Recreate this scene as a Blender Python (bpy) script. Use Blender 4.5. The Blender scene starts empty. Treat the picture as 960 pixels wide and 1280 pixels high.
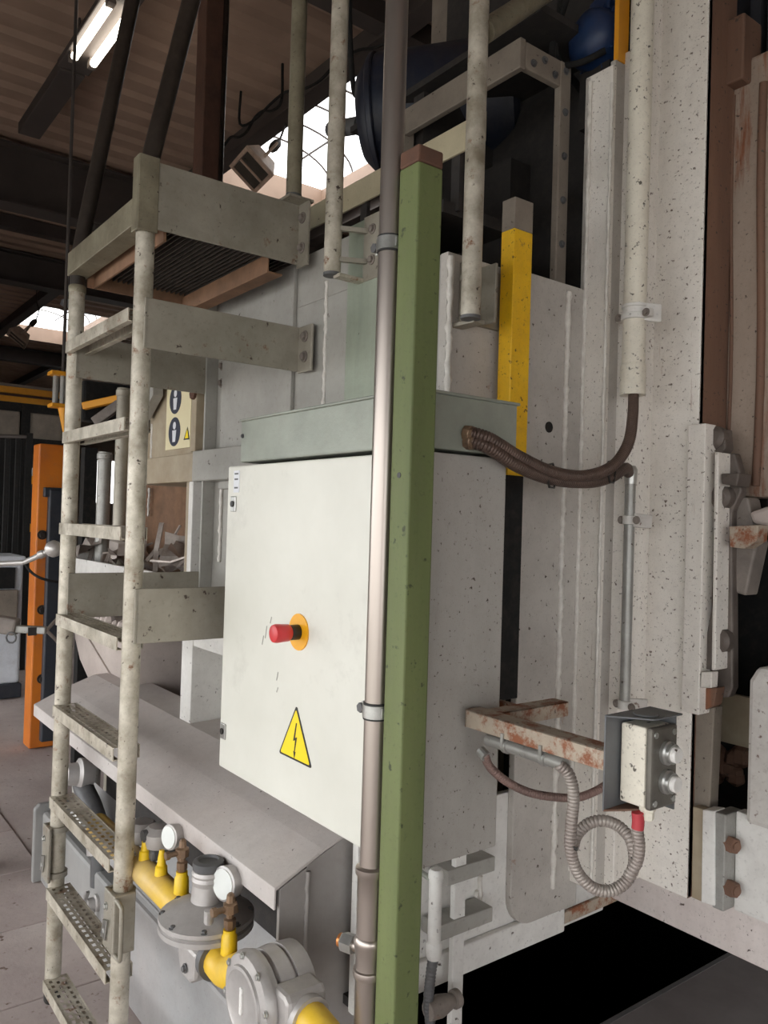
import bpy, math, random
from mathutils import Vector, Matrix
random.seed(7)
V = Vector
scene = bpy.context.scene
col = scene.collection

# ------------------------------------------------------------------ camera
F = 1004.25
YAW, PITCH, ROLL = 0.649383, 0.0138653, 0.0300478
EYE = V((0, 0, 1.6))
_fw = V((-math.cos(YAW)*math.cos(PITCH), math.sin(YAW)*math.cos(PITCH), math.sin(PITCH)))
_r = _fw.cross(V((0, 0, 1))).normalized()
_u = _r.cross(_fw)
RT = math.cos(ROLL)*_r + math.sin(ROLL)*_u
UP = math.cos(ROLL)*_u - math.sin(ROLL)*_r
cam = bpy.data.cameras.new('camera')
cam.sensor_fit = 'HORIZONTAL'; cam.sensor_width = 36.0; cam.lens = F/960*36.0
cam.clip_start = 0.02; cam.clip_end = 200
camo = bpy.data.objects.new('camera', cam)
camo.matrix_world = Matrix(((RT.x, UP.x, -_fw.x, EYE.x), (RT.y, UP.y, -_fw.y, EYE.y), (RT.z, UP.z, -_fw.z, EYE.z), (0, 0, 0, 1)))
col.objects.link(camo)
scene.camera = camo

# ------------------------------------------------------------------ sky, light, exposure
world = bpy.data.worlds.new('overcast_sky'); scene.world = world
world.use_nodes = True
_bg = world.node_tree.nodes['Background']
_bg.inputs['Color'].default_value = (0.97, 0.985, 1.0, 1)
_bg.inputs['Strength'].default_value = 4.35
scene.view_settings.view_transform = 'Standard'
scene.view_settings.look = 'None'
scene.view_settings.exposure = 0.0
scene.view_settings.gamma = 1.0
scene.view_settings.use_curve_mapping = False

# ------------------------------------------------------------------ measuring helpers (photo measurements onto real planes)
def ray(x, y): return _fw + RT*((x-480)/F) - UP*((y-640)/F)
def PY(x, y, Y): d = ray(x, y); return EYE + d*(Y/d.y)
def PX(x, y, X): d = ray(x, y); return EYE + d*(X/d.x)
def PZ(x, y, Z): d = ray(x, y); return EYE + d*((Z-EYE.z)/d.z)
def AT(x, y, D): return EYE + ray(x, y)*D
def DEP(p): return (V(p)-EYE).dot(_fw)

# ------------------------------------------------------------------ materials
MATS = {}
def srgb(c):
    out = []
    for v in c:
        v = v/255.0
        out.append(v/12.92 if v <= .04045 else ((v+.055)/1.055)**2.4)
    return out
def mat(name, c, c2=None, rough=.55, metal=0.0, scale=5.0, speck=None, speck_amt=.0, speck_scale=70.0,
        rust=0.0, rust_scale=7.0, rust_c=(112, 62, 38), dust=0.0, dust_c=(178, 168, 160), streak=False, bump=.15, bump_scale=60.0,
        emit=None, estr=0.0, coat=0.0, scuff=0.0):
    if name in MATS: return MATS[name]
    m = bpy.data.materials.new(name); m.use_nodes = True
    nt = m.node_tree; N = nt.nodes; L = nt.links
    b = N['Principled BSDF']
    b.inputs['Roughness'].default_value = rough
    b.inputs['Metallic'].default_value = metal
    if coat: b.inputs['Coat Weight'].default_value = coat
    tc = N.new('ShaderNodeTexCoord'); oi = N.new('ShaderNodeObjectInfo')
    off = N.new('ShaderNodeVectorMath'); off.operation = 'MULTIPLY_ADD'
    comb = N.new('ShaderNodeCombineXYZ')
    for i in range(3): L.new(oi.outputs['Random'], comb.inputs[i])
    off.inputs[1].default_value = (37, 23, 51)
    L.new(comb.outputs[0], off.inputs[0]); L.new(tc.outputs['Object'], off.inputs[2])
    vec = off.outputs[0]
    if streak:
        mp = N.new('ShaderNodeMapping'); mp.inputs['Scale'].default_value = (1, 1, .12)
        L.new(vec, mp.inputs['Vector']); svec = mp.outputs[0]
    else: svec = vec
    def noise(sc, det=4, rgh=.6, v=vec):
        n = N.new('ShaderNodeTexNoise'); n.inputs['Scale'].default_value = sc
        n.inputs['Detail'].default_value = det; n.inputs['Roughness'].default_value = rgh
        L.new(v, n.inputs['Vector']); return n.outputs['Fac']
    def ramp(fac, a, bb):
        r = N.new('ShaderNodeMapRange'); r.inputs['From Min'].default_value = a; r.inputs['From Max'].default_value = bb
        L.new(fac, r.inputs['Value']); return r.outputs['Result']
    def mix(fac, A, Bc):
        x = N.new('ShaderNodeMix'); x.data_type = 'RGBA'
        if isinstance(fac, float): x.inputs[0].default_value = fac
        else: L.new(fac, x.inputs[0])
        for k, s in ((6, A), (7, Bc)):
            if isinstance(s, (tuple, list)): x.inputs[k].default_value = (*s[:3], 1)
            else: L.new(s, x.inputs[k])
        return x.outputs[2]
    def scl(fac, k):
        q = N.new('ShaderNodeMath'); q.operation = 'MULTIPLY'; L.new(fac, q.inputs[0]); q.inputs[1].default_value = k; return q.outputs[0]
    A = srgb(c); B2 = srgb(c2) if c2 else [v*.8 for v in A]
    cur = mix(ramp(noise(scale, 5, .62, svec), .3, .7), A, B2)
    if scuff: cur = mix(scl(ramp(noise(3.1, 6, .75), .56, .7), scuff), cur, srgb((120, 112, 104)))
    if dust: cur = mix(scl(ramp(noise(2.3, 4, .6), .35, .65), dust), cur, srgb(dust_c))
    if rust:
        cur = mix(ramp(noise(rust_scale, 7, .72, svec), .72-.3*rust, .80-.28*rust), cur, mix(noise(28, 4), srgb(rust_c), srgb((150, 96, 66))))
    if speck_amt:
        sc = srgb(speck) if speck else srgb((70, 58, 50))
        t = .74-.2*speck_amt
        cur = mix(ramp(noise(speck_scale, 3, .55), t, t+.06), cur, sc)
    if speck_amt >= .2:
        cur = mix(scl(ramp(noise(speck_scale*2.2, 3, .6), .58, .74), .08+.42*speck_amt), cur, sc)
    if not emit and bump > .05:
        cur = mix(scl(ramp(noise(scale*5.5, 5, .7), .45, .75), .13), cur, srgb((104, 92, 80)))
    L.new(cur, b.inputs['Base Color'])
    if bump:
        bp = N.new('ShaderNodeBump'); bp.inputs['Strength'].default_value = bump; bp.inputs['Distance'].default_value = .004
        L.new(noise(bump_scale, 4), bp.inputs['Height']); L.new(bp.outputs[0], b.inputs['Normal'])
    if emit:
        b.inputs['Emission Color'].default_value = (*srgb(emit), 1); b.inputs['Emission Strength'].default_value = estr
    MATS[name] = m
    return m
# steel and paint
GREY = mat('grey_paint', (166, 164, 157), (144, 142, 135), rough=.5, dust=.25, dust_c=(160, 154, 148), speck_amt=.22, speck_scale=30)
GREYW = mat('light_grey_paint', (228, 226, 221), (204, 201, 196), rough=.5, speck_amt=.3, speck_scale=45)
COLW = mat('speckled_white_paint', (234, 229, 221), (212, 205, 196), rough=.55, speck=(104, 90, 80), speck_amt=.55, speck_scale=110, rust=.3, rust_scale=16, rust_c=(140, 112, 92), streak=True)
PANEL = mat('panel_grey_paint', (190, 185, 178), (168, 162, 155), rough=.5, speck_amt=.42, speck_scale=70, rust=.22, rust_scale=10, rust_c=(132, 116, 102))
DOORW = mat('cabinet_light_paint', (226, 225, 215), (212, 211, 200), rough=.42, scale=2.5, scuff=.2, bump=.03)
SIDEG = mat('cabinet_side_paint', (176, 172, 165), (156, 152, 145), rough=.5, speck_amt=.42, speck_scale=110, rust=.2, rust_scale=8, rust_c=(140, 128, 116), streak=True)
GALV = mat('galvanised_green_grey', (164, 171, 154), (136, 145, 130), rough=.45, metal=.35, scale=9, streak=True, speck_amt=.15)
GALVH = mat('galvanised_cover', (162, 166, 155), (138, 143, 133), rough=.45, metal=.3, scale=4, scuff=.3)
RAIL = mat('galvanised_rail', (212, 205, 190), (138, 129, 111), rough=.42, metal=.3, scale=13, rust=.44, rust_scale=22, rust_c=(98, 84, 66), streak=False, speck_amt=.4, speck_scale=55)
RAILT = mat('worn_rail', (150, 143, 122), (112, 104, 86), rough=.45, metal=.3, scale=13, rust=.06, rust_scale=12, speck_amt=.4)
BRKT = mat('bracket_galvanised', (166, 160, 147), (138, 132, 119), rough=.45, metal=.3, scale=6, rust=.36, rust_scale=11, rust_c=(88, 72, 54), speck_amt=.3, speck_scale=40)
DARKT = mat('dark_brown_tube', (62, 54, 48), (44, 38, 34), rough=.4, metal=.3, scale=9)
REDT = mat('red_brown_tube', (84, 56, 44), (60, 40, 32), rough=.5, scale=9)
STAIN = mat('stainless_pole', (188, 178, 170), (158, 148, 140), rough=.3, metal=.85, scale=6, streak=True, rust=.05, rust_scale=20, bump=0)
ZINC = mat('zinc_steel', (196, 196, 192), (160, 160, 156), rough=.3, metal=.75, scale=20)
BLACKR = mat('black_rubber', (30, 30, 30), (22, 22, 22), rough=.6)
GREENP = mat('green_post_paint', (108, 118, 72), (84, 94, 55), rough=.6, scale=8, speck_amt=.45, speck_scale=45, speck=(58, 66, 40), rust=.36, rust_scale=7, streak=True, rust_c=(116, 74, 52))
RUSTCAP = mat('rust_steel', (110, 76, 58), (84, 58, 46), rough=.8, scale=14, speck_amt=.4)
RUSTB = mat('rusty_beige_beam', (186, 172, 154), (158, 144, 128), rough=.65, scale=8, rust=.8, rust_scale=18, rust_c=(124, 68, 42), speck_amt=.3)
YELP = mat('yellow_paint', (240, 190, 28), (220, 168, 20), rough=.5, scale=10, speck_amt=.45, speck_scale=70, speck=(110, 80, 24), rust=.25, rust_scale=18, rust_c=(130, 92, 40))
BLKP = mat('black_paint_and_shade', (12, 12, 12), (8, 8, 8), rough=.85)  # also stands in for shade in the dark slot and furnace opening
GASY = mat('gas_yellow_dusty', (242, 200, 24), (226, 182, 24), rough=.45, scale=7, dust=.55, dust_c=(172, 160, 154))
GASY2 = mat('gas_yellow', (238, 200, 24), (222, 180, 20), rough=.4, scale=9)
CASTG = mat('cast_grey', (192, 189, 187), (166, 163, 161), rough=.45, metal=.4, scale=9, dust=.3)
CASTD = mat('cast_dark_grey', (104, 104, 104), (80, 80, 82), rough=.5, metal=.25, scale=9)
BRASS = mat('old_brass', (150, 122, 96), (112, 92, 76), rough=.42, metal=.5, scale=20)
COPPER = mat('copper_end', (210, 140, 80), (170, 104, 60), rough=.35, metal=.7, scale=20)
DIALW = mat('gauge_face', (225, 228, 224), (214, 216, 212), rough=.3, bump=0)
HOODM = mat('hood_sheet', (204, 198, 194), (182, 175, 171), rough=.55, metal=.1, scale=3, dust=.5, dust_c=(196, 184, 178), speck_amt=.2)
BASEM = mat('base_steel', (166, 166, 166), (146, 146, 146), rough=.55, scale=4, dust=.5, dust_c=(176, 168, 164), speck_amt=.2)
BASEB = mat('base_block_paint', (146, 147, 146), (124, 125, 124), rough=.55, scale=4, dust=.3, streak=True)
SHEETD = mat('side_sheet', (172, 167, 163), (146, 141, 137), rough=.42, metal=.25, scale=3, scuff=.3)
RUSTDOOR = mat('rusty_door', (164, 148, 134), (142, 124, 110), rough=.75, scale=5, rust=.5, rust_scale=9, rust_c=(98, 60, 42), speck_amt=.5, speck_scale=60, streak=True, bump=.4)
RUSTFL = mat('rusty_flange', (124, 92, 74), (98, 72, 58), rough=.75, scale=8, speck_amt=.5, rust=.3, streak=True)
DIRTYM = mat('dirty_metal', (140, 130, 122), (104, 96, 90), rough=.6, scale=11, rust=.25, rust_scale=14, speck_amt=.3)
REFR = mat('refractory_white', (206, 202, 196), (184, 178, 172), rough=.75, scale=7, speck_amt=.5, speck_scale=45, speck=(120, 100, 92), bump=.4, bump_scale=25)
SKIRT = mat('skirt_paint', (212, 203, 198), (188, 176, 171), rough=.6, scale=6, dust=.3, speck_amt=.4, rust=.08, streak=True)
HOSEB = mat('brown_flex_hose', (104, 84, 74), (76, 62, 56), rough=.45, metal=.4, scale=20)
HOSEG = mat('grey_flex_hose', (172, 164, 156), (142, 130, 124), rough=.45, metal=.3, scale=12, rust=.15, rust_c=(130, 92, 86))
HOSEP = mat('pinkish_flex_hose', (150, 122, 114), (116, 96, 90), rough=.5, metal=.3, scale=12)
REDTAPE = mat('red_sleeve', (196, 60, 70), (170, 50, 58), rough=.5)
BOXW = mat('junction_box_paint', (226, 220, 204), (210, 203, 188), rough=.5, scale=9, speck_amt=.62, speck_scale=75, speck=(90, 84, 74))
BOXD = mat('junction_box_lid', (112, 108, 100), (84, 80, 74), rough=.45, metal=.3, scale=12, speck_amt=.3)
TRAYM = mat('tray_grey', (112, 114, 116), (92, 93, 95), rough=.5, metal=.3, scale=8, rust=.15)
WELD = mat('weld_bead_paint', (222, 218, 210), (196, 190, 182), rough=.4, scale=40, bump=.5, bump_scale=90)
DARKST = mat('dark_steel_and_shade', (46, 42, 40), (32, 29, 28), rough=.75, scale=6)  # near-black also stands in for shade in the furnace's top opening
FRAMED = mat('dull_frame_paint', (140, 130, 118), (116, 106, 96), rough=.6, scale=6, speck_amt=.4)
BEIGEP = mat('beige_board', (188, 178, 150), (166, 156, 130), rough=.6, scale=4, speck_amt=.2)
BLUE = mat('blue_motor_paint', (28, 56, 98), (18, 36, 68), rough=.45, scale=5)
DBLUE = mat('dark_blue_blower', (26, 34, 52), (18, 22, 34), rough=.5, scale=5)
GRATE = mat('grating_dark', (70, 62, 56), (46, 40, 36), rough=.7, scale=30)
RUSTA = mat('rust_orange_angle', (140, 104, 78), (108, 80, 58), rough=.7, scale=12, speck_amt=.3)
CEIL = mat('corrugated_roof', (168, 142, 124), (146, 122, 106), rough=.6, scale=1.2, streak=False, bump=0)
BEAMM = mat('roof_beam_paint', (78, 70, 66), (64, 57, 54), rough=.6, scale=2, bump=0)
WALLF = mat('far_wall', (140, 128, 118), (118, 108, 100), rough=.8, scale=.6, bump=0)
DARKW = mat('dark_ribbed_sheet', (60, 62, 70), (46, 48, 54), rough=.6, scale=3)
ORNG = mat('orange_paint', (214, 122, 28), (190, 100, 22), rough=.5, scale=3, scuff=.25)
CRANEY = mat('crane_yellow', (240, 168, 40), (220, 146, 30), rough=.5, scale=2)
NAVY = mat('dark_navy_bar', (52, 56, 64), (38, 41, 48), rough=.5, scale=4)
WHITEB = mat('white_plastic', (226, 230, 236), (206, 210, 216), rough=.4, scale=3, scuff=.3)
BLKC = mat('black_curtain', (34, 34, 34), (22, 22, 22), rough=.5, scale=5)
SCRAP = mat('scrap_aluminium', (206, 196, 188), (120, 108, 100), rough=.45, metal=.4, scale=9, dust=.4)
CHUTE = mat('chute_sheet', (196, 184, 176), (170, 156, 150), rough=.6, scale=4, dust=.4, speck_amt=.2)
TAN = mat('tan_stained_paint', (172, 160, 138), (152, 136, 112), rough=.6, scale=7, rust=.2, rust_scale=5, rust_c=(132, 96, 60))
POSTER = mat('poster_cream', (232, 222, 184), (226, 214, 174), rough=.5, bump=0)
SIGNB = mat('pictogram_dark_blue', (44, 48, 66), (40, 44, 60), rough=.5, bump=0)
SIGNW = mat('pictogram_white', (226, 228, 232), (222, 224, 228), rough=.5, bump=0)
SIGNY = mat('warning_yellow', (250, 222, 20), (246, 214, 16), rough=.4, bump=0)
SIGNK = mat('warning_black', (34, 30, 26), (28, 26, 24), rough=.4, bump=0)
REDB = mat('red_button', (214, 58, 62), (190, 44, 48), rough=.35, bump=0)
ORDISC = mat('yellow_orange_disc', (244, 178, 30), (236, 166, 24), rough=.4, scale=40, bump=0)
LAMPH = mat('lamp_housing', (196, 170, 150), (150, 126, 110), rough=.5, scale=8)
LAMPG = mat('lamp_glass_dark', (70, 64, 58), (52, 48, 44), rough=.2)
TUBEL = mat('lit_tube', (255, 250, 240), (255, 250, 240), emit=(255, 246, 230), estr=9.0, bump=0)
SILV = mat('silver_ball', (204, 200, 196), (176, 172, 168), rough=.35, metal=.5, scale=5)
FLOORM = None
CONDG = mat('conduit_grey', (166, 165, 160), (140, 138, 133), rough=.4, metal=.35, scale=14, speck_amt=.3, speck_scale=60)
HINGE = mat('hinge_dark_metal', (112, 102, 95), (82, 74, 69), rough=.55, metal=.2, scale=14, rust=.2, rust_scale=16, speck_amt=.4)

def floor_mat():
    m = mat('concrete_floor', (198, 186, 180), (172, 158, 152), rough=.8, scale=1.6, dust=.5, dust_c=(164, 148, 144), speck_amt=.4, speck_scale=26, speck=(112, 92, 80), bump=.4, bump_scale=30)
    return m
FLOORM = floor_mat()
FLOORS = mat('smooth_floor_grey', (204, 194, 190), (184, 172, 168), rough=.6, scale=2.2, dust=.4, dust_c=(138, 124, 118), bump=.08)
YARD = mat('yard_concrete', (196, 194, 188), (180, 178, 172), rough=.85, scale=.5, bump=0)
PITM = mat('pit_black', (14, 13, 13), (9, 9, 9), rough=.95, bump=0)  # even near-black pit lining

# translucent skylight sheet
def sky_mat():
    m = bpy.data.materials.new('skylight_sheet'); m.use_nodes = True
    nt = m.node_tree; N = nt.nodes; L = nt.links
    N.remove(N['Principled BSDF'])
    o = N['Material Output']; t = N.new('ShaderNodeBsdfTransparent'); t.inputs[0].default_value = (.97, .97, .95, 1)
    d = N.new('ShaderNodeBsdfTranslucent'); d.inputs[0].default_value = (.9, .9, .87, 1)
    x = N.new('ShaderNodeMixShader'); x.inputs[0].default_value = .35
    L.new(t.outputs[0], x.inputs[1]); L.new(d.outputs[0], x.inputs[2]); L.new(x.outputs[0], o.inputs[0])
    return m
SKYM = sky_mat()

# ------------------------------------------------------------------ mesh helpers
ORG = {}
class M:
    def __init__(s): s.v = []; s.f = []
    def add(s, vs, fs):
        n = len(s.v); s.v += [V(p) for p in vs]; s.f += [tuple(i+n for i in q) for q in fs]; return s
    def box(s, x0, x1, y0, y1, z0, z1):
        x0, x1 = min(x0, x1), max(x0, x1); y0, y1 = min(y0, y1), max(y0, y1); z0, z1 = min(z0, z1), max(z0, z1)
        return s.add([(x0,y0,z0),(x1,y0,z0),(x1,y1,z0),(x0,y1,z0),(x0,y0,z1),(x1,y0,z1),(x1,y1,z1),(x0,y1,z1)],
                     [(0,3,2,1),(4,5,6,7),(0,1,5,4),(1,2,6,5),(2,3,7,6),(3,0,4,7)])
    def bar(s, p0, p1, w, h, up=(0,0,1)):      # rectangular bar from p0 to p1
        p0, p1 = V(p0), V(p1); d = (p1-p0).normalized(); a = d.cross(V(up))
        if a.length < 1e-4: a = d.cross(V((1,0,0)))
        a.normalize(); b = a.cross(d)
        q = []
        for p in (p0, p1):
            for sx, sy in ((-1,-1),(1,-1),(1,1),(-1,1)): q.append(p + a*(sx*w/2) + b*(sy*h/2))
        return s.add(q, [(0,1,2,3),(7,6,5,4),(0,4,5,1),(1,5,6,2),(2,6,7,3),(3,7,4,0)])
    def prism(s, pts, vec):
        pts = [V(p) for p in pts]; n = len(pts); vec = V(vec)
        return s.add(pts + [p+vec for p in pts], [tuple(range(n))[::-1], tuple(range(n, 2*n))] + [(i, (i+1) % n, n+(i+1) % n, n+i) for i in range(n)])
    def lathe(s, o, axis, prof, n=20):
        o = V(o); ax = V(axis).normalized(); a = ax.orthogonal().normalized(); b = ax.cross(a)
        vs = []; fs = []
        for t, r in prof:
            for k in range(n):
                an = 2*math.pi*k/n; vs.append(o + ax*t + (a*math.cos(an)+b*math.sin(an))*max(r, 1e-5))
        for i in range(len(prof)-1):
            for k in range(n):
                k2 = (k+1) % n; fs.append((i*n+k, i*n+k2, (i+1)*n+k2, (i+1)*n+k))
        fs.append(tuple(range(n))[::-1]); m0 = (len(prof)-1)*n; fs.append(tuple(range(m0, m0+n)))
        return s.add(vs, fs)
    def cyl(s, p0, p1, r0, r1=None, n=18):
        p0, p1 = V(p0), V(p1); l = (p1-p0).length
        return s.lathe(p0, p1-p0, [(0, r0), (l, r0 if r1 is None else r1)], n)
    def tube(s, pts, r, n=10, rad=None):
        pts = [V(p) for p in pts]; vs = []; fs = []
        T = []
        for i in range(len(pts)):
            a = pts[max(0, i-1)]; b = pts[min(len(pts)-1, i+1)]; T.append((b-a).normalized())
        u = T[0].orthogonal().normalized()
        for i, p in enumerate(pts):
            u = (u - T[i]*u.dot(T[i])).normalized(); w = T[i].cross(u); rr = rad[i] if rad else r
            for k in range(n):
                an = 2*math.pi*k/n; vs.append(p + (u*math.cos(an)+w*math.sin(an))*rr)
        for i in range(len(pts)-1):
            for k in range(n):
                k2 = (k+1) % n; fs.append((i*n+k, i*n+k2, (i+1)*n+k2, (i+1)*n+k))
        fs.append(tuple(range(n))[::-1]); m0 = (len(pts)-1)*n; fs.append(tuple(range(m0, m0+n)))
        return s.add(vs, fs)
    def make(s, name, material, parent=None, bevel=0.0, smooth=0, origin=None, label=None, cat=None, group=None, kind=None, seg=2):
        lo = V([min(p[i] for p in s.v) for i in range(3)]); hi = V([max(p[i] for p in s.v) for i in range(3)])
        o = V(origin) if origin is not None else V(((lo.x+hi.x)/2, (lo.y+hi.y)/2, lo.z))
        me = bpy.data.meshes.new(name)
        me.from_pydata([tuple(p-o) for p in s.v], [], s.f); me.validate(); me.update()
        import bmesh
        bm = bmesh.new(); bm.from_mesh(me); bmesh.ops.recalc_face_normals(bm, faces=bm.faces); bm.to_mesh(me); bm.free()
        if smooth:
            for p in me.polygons: p.use_smooth = True
            me.set_sharp_from_angle(angle=math.radians(smooth))
        me.materials.append(material)
        ob = bpy.data.objects.new(name, me); col.objects.link(ob)
        ORG[ob.name] = o
        if parent is not None:
            ob.parent = parent; ob.location = o - ORG[parent.name]
        else: ob.location = o
        if bevel:
            md = ob.modifiers.new('bevel', 'BEVEL'); md.width = bevel; md.segments = seg; md.limit_method = 'ANGLE'; md.angle_limit = math.radians(40)
        tag(ob, label, cat, group, kind)
        return ob
def tag(o, label=None, cat=None, group=None, kind=None):
    if label: o['label'] = label
    if cat: o['category'] = cat
    if group: o['group'] = group
    if kind: o['kind'] = kind
    return o
def thing(name, label, cat, loc, group=None, kind=None):
    o = bpy.data.objects.new(name, None); col.objects.link(o); o.location = V(loc); o.empty_display_size = .1
    ORG[o.name] = V(loc); tag(o, label, cat, group, kind); return o
def inst(src, loc, parent, rot=None):       # another piece sharing the mesh; loc = world origin
    c = src.copy(); col.objects.link(c); c.parent = parent
    c.location = V(loc) - (ORG[parent.name] if parent else V((0,0,0))); ORG[c.name] = V(loc)
    if rot: c.rotation_euler = rot
    return c
def smoothpath(pts, n=8):
    pts = [V(p) for p in pts]; P = [pts[0]*2-pts[1]] + pts + [pts[-1]*2-pts[-2]]; out = []
    for i in range(1, len(P)-2):
        for k in range(n):
            t = k/n; a, b, c, d = P[i-1], P[i], P[i+1], P[i+2]
            out.append(.5*((2*b)+(c-a)*t+(2*a-5*b+4*c-d)*t*t+(3*b-a-3*c+d)*t**3))
    out.append(P[-2]); return out
def corrugated(pts, r, pitch=.008, depth=.18, n=10):   # ringed flexible conduit along a path
    pts = smoothpath(pts, 14)
    L = [0]
    for a, b in zip(pts, pts[1:]): L.append(L[-1]+(b-a).length)
    tot = L[-1]; k = int(tot/pitch*4); out = []; rad = []; j = 0
    for i in range(k+1):
        d = tot*i/k
        while j < len(L)-2 and L[j+1] < d: j += 1
        t = (d-L[j])/max(1e-6, L[j+1]-L[j]); out.append(pts[j].lerp(pts[j+1], t))
        rad.append(r*(1-depth) if i % 4 == 0 else r)
    return M().tube(out, r, n, rad)
def weld(p0, p1, r, parent, m=None):
    p0, p1 = V(p0), V(p1); l = (p1-p0).length; k = max(6, int(l/.012)); pts = []; rad = []
    for i in range(k+1):
        pts.append(p0.lerp(p1, i/k)+V((random.uniform(-1,1), random.uniform(-1,1), random.uniform(-1,1)))*r*.18); rad.append(r*random.uniform(.7, 1.25))
    return M().tube(pts, r, 7, rad).make('weld_bead', m or WELD, parent, smooth=60)
BOLTS = {}
def bolt(p, axis, r, parent, m=None, name='bolt'):       # hex head with washer, shared mesh per size/axis
    m = m or ZINC; key = (tuple(round(a, 2) for a in axis), round(r, 4), m.name, name)
    if key not in BOLTS:
        ax = V(axis)
        ob = M().lathe(p, ax, [(0, r*1.5), (r*.3, r*1.5)], 14).lathe(V(p)+ax*r*.3, ax, [(0, r), (r*.7, r), (r*.85, r*.8)], 6).make(name, m, parent, origin=p)
        BOLTS[key] = ob; return ob
    return inst(BOLTS[key], p, parent)

# ================================================================== THE HALL
PX0, PX1, PY0, PY1 = -3.2, -1.625, 1.3, 4.6            # pit under the furnace
fl = M()
for x0, x1, y0, y1 in ((-30, PX0, -2.8, 12), (PX1, 7.2, -2.8, 12), (PX0, PX1, -2.8, PY0), (PX0, PX1, PY1, 12)): fl.box(x0, x1, y0, y1, -.12, -.008)
floor = fl.make('floor', FLOORM, kind='structure', origin=(0, 0, -.12))
slab0 = None
for i in range(14):
    for j in range(5):
        x = -1.75-i*.52; y = 1.02-j*.52-.52
        if y < -1.8: continue
        if slab0 is None:
            slab0 = M().box(x-.512, x, y, y+.512, -.05, 0).make('floor_slab', FLOORM, floor, bevel=.004)
        else: inst(slab0, (x-.256, y+.256, -.05+random.uniform(-.0015, .0015)), floor)
M().box(PX1, 6, 1.0, 11, -.01, 0).make('smooth_floor', FLOORS, floor)
pit = M()
pit.box(PX0-.1, PX1+.0, PY0-.1, PY1+.1, -1.5, -1.4).box(PX0-.1, PX0, PY0, PY1, -1.4, -.12).box(PX1, PX1+.1, PY0, PY1, -1.4, -.12).box(PX0, PX1, PY0-.1, PY0, -1.4, -.12).box(PX0, PX1, PY1, PY1+.1, -1.4, -.12)
pit.make('pit_lining', PITM, floor)
M().box(PX1-.012, PX1+.006, PY0, PY1, -.12, .001).make('pit_edge', SHEETD, floor)

ZC = 6.0
def corr(x0, x1, y0, y1, z, pitch=.34, a=.05):
    m = M(); x = math.floor(x0/pitch)*pitch
    prof = ((0, 0), (.36, 0), (.5, 1), (.86, 1))
    pts = []
    while x < x1:
        for t, h in prof:
            if x0 <= x+t*pitch <= x1: pts.append((x+t*pitch, z+h*a))
        x += pitch
    n = len(pts)
    vs = [(p[0], y0, p[1]) for p in pts]+[(p[0], y1, p[1]) for p in pts]
    m.add(vs, [(i, i+1, n+i+1, n+i) for i in range(n-1)]); return m
SK = ((-9.7, -6.05), (-21.6, -17.8)); SY0, SY1 = 4.25, 6.1
cl = M()
for r in ((-30, 7.2, -2.8, SY0), (-30, 7.2, SY1, 12.2), (-30, SK[1][0], SY0, SY1), (SK[1][1], SK[0][0], SY0, SY1), (SK[0][1], 7.2, SY0, SY1)):
    q = corr(*r, ZC); cl.add(q.v, q.f)
ceiling = cl.make('ceiling', CEIL, kind='structure')
for i, (x0, x1) in enumerate(SK):
    w = thing('window_%d' % (i+1), None, None, ((x0+x1)/2, (SY0+SY1)/2, ZC), kind='structure')
    fr = M()
    for a in ((x0-.06, x0+.06, SY0-.06, SY1+.06), (x1-.06, x1+.06, SY0-.06, SY1+.06), (x0, x1, SY0-.06, SY0+.06), (x0, x1, SY1-.06, SY1+.06)): fr.box(*a, ZC-.05, ZC+.3)
    fr.make('skylight_curb', CEIL, w)
    def arch(x, k, R=0.0): t = math.pi*k/16; return (x, (SY0+SY1)/2-math.cos(t)*((SY1-SY0)/2+R), ZC+.28+math.sin(t)*(.45+R))
    pv = M(); 
    pv.add([arch(x0, k) for k in range(17)]+[arch(x1, k) for k in range(17)], [(k, k+1, 18+k, 17+k) for k in range(16)])
    pv.make('skylight_pane', SKYM, w, smooth=60)
    nr = 7; r0 = None
    for k in range(nr):
        x = x0+(x1-x0)*(k+.5)/nr
        M().tube([arch(x, j, -.03) for j in range(17)], .014, 6).make('skylight_rib', BEAMM, w, smooth=60)
    for yy in (SY0+.5, SY1-.5):
        M().bar((x0, yy, ZC+.55), (x1, yy, ZC+.55), .02, .02).make('skylight_bar', BEAMM, w)
# main roof beams across (along Y) and purlins (along X)
def ibeam_y(x, z0, z1, w, y0=-2.6, y1=12, m=BEAMM):
    b = M().box(x-.012, x+.012, y0, y1, z0+.02, z1-.02).box(x-w/2, x+w/2, y0, y1, z0, z0+.025).box(x-w/2, x+w/2, y0, y1, z1-.025, z1)
    return b.make('trim_beam', m, kind='structure', bevel=.003)
for k, x in enumerate((-10.4, -14.6, -23.0, -3.6)):
    ibeam_y(x, (ZC-.75, ZC-.55, ZC-.4)[k] if k < 3 else ZC-.45, ZC-.03, .32).name = 'trim_%d' % (k+1)
for k, y in enumerate((-1.8, .3, 4.1, 6.3, 9.5)):
    b = M().box(-30, 7, y-.05, y+.05, ZC-.22, ZC-.01).box(-30, 7, y-.1, y+.1, ZC-.24, ZC-.215).make('trim_purlin', BEAMM, kind='structure'); b.name = 'trim_%d' % (k+5)
for k, x in enumerate((-5.5, -12.9)):
    b = M().box(x-.09, x+.09, -2.6, 12, ZC-.2, ZC-.01).make('trim_tie', BEAMM, kind='structure'); b.name = 'trim_%d' % (k+10)
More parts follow.
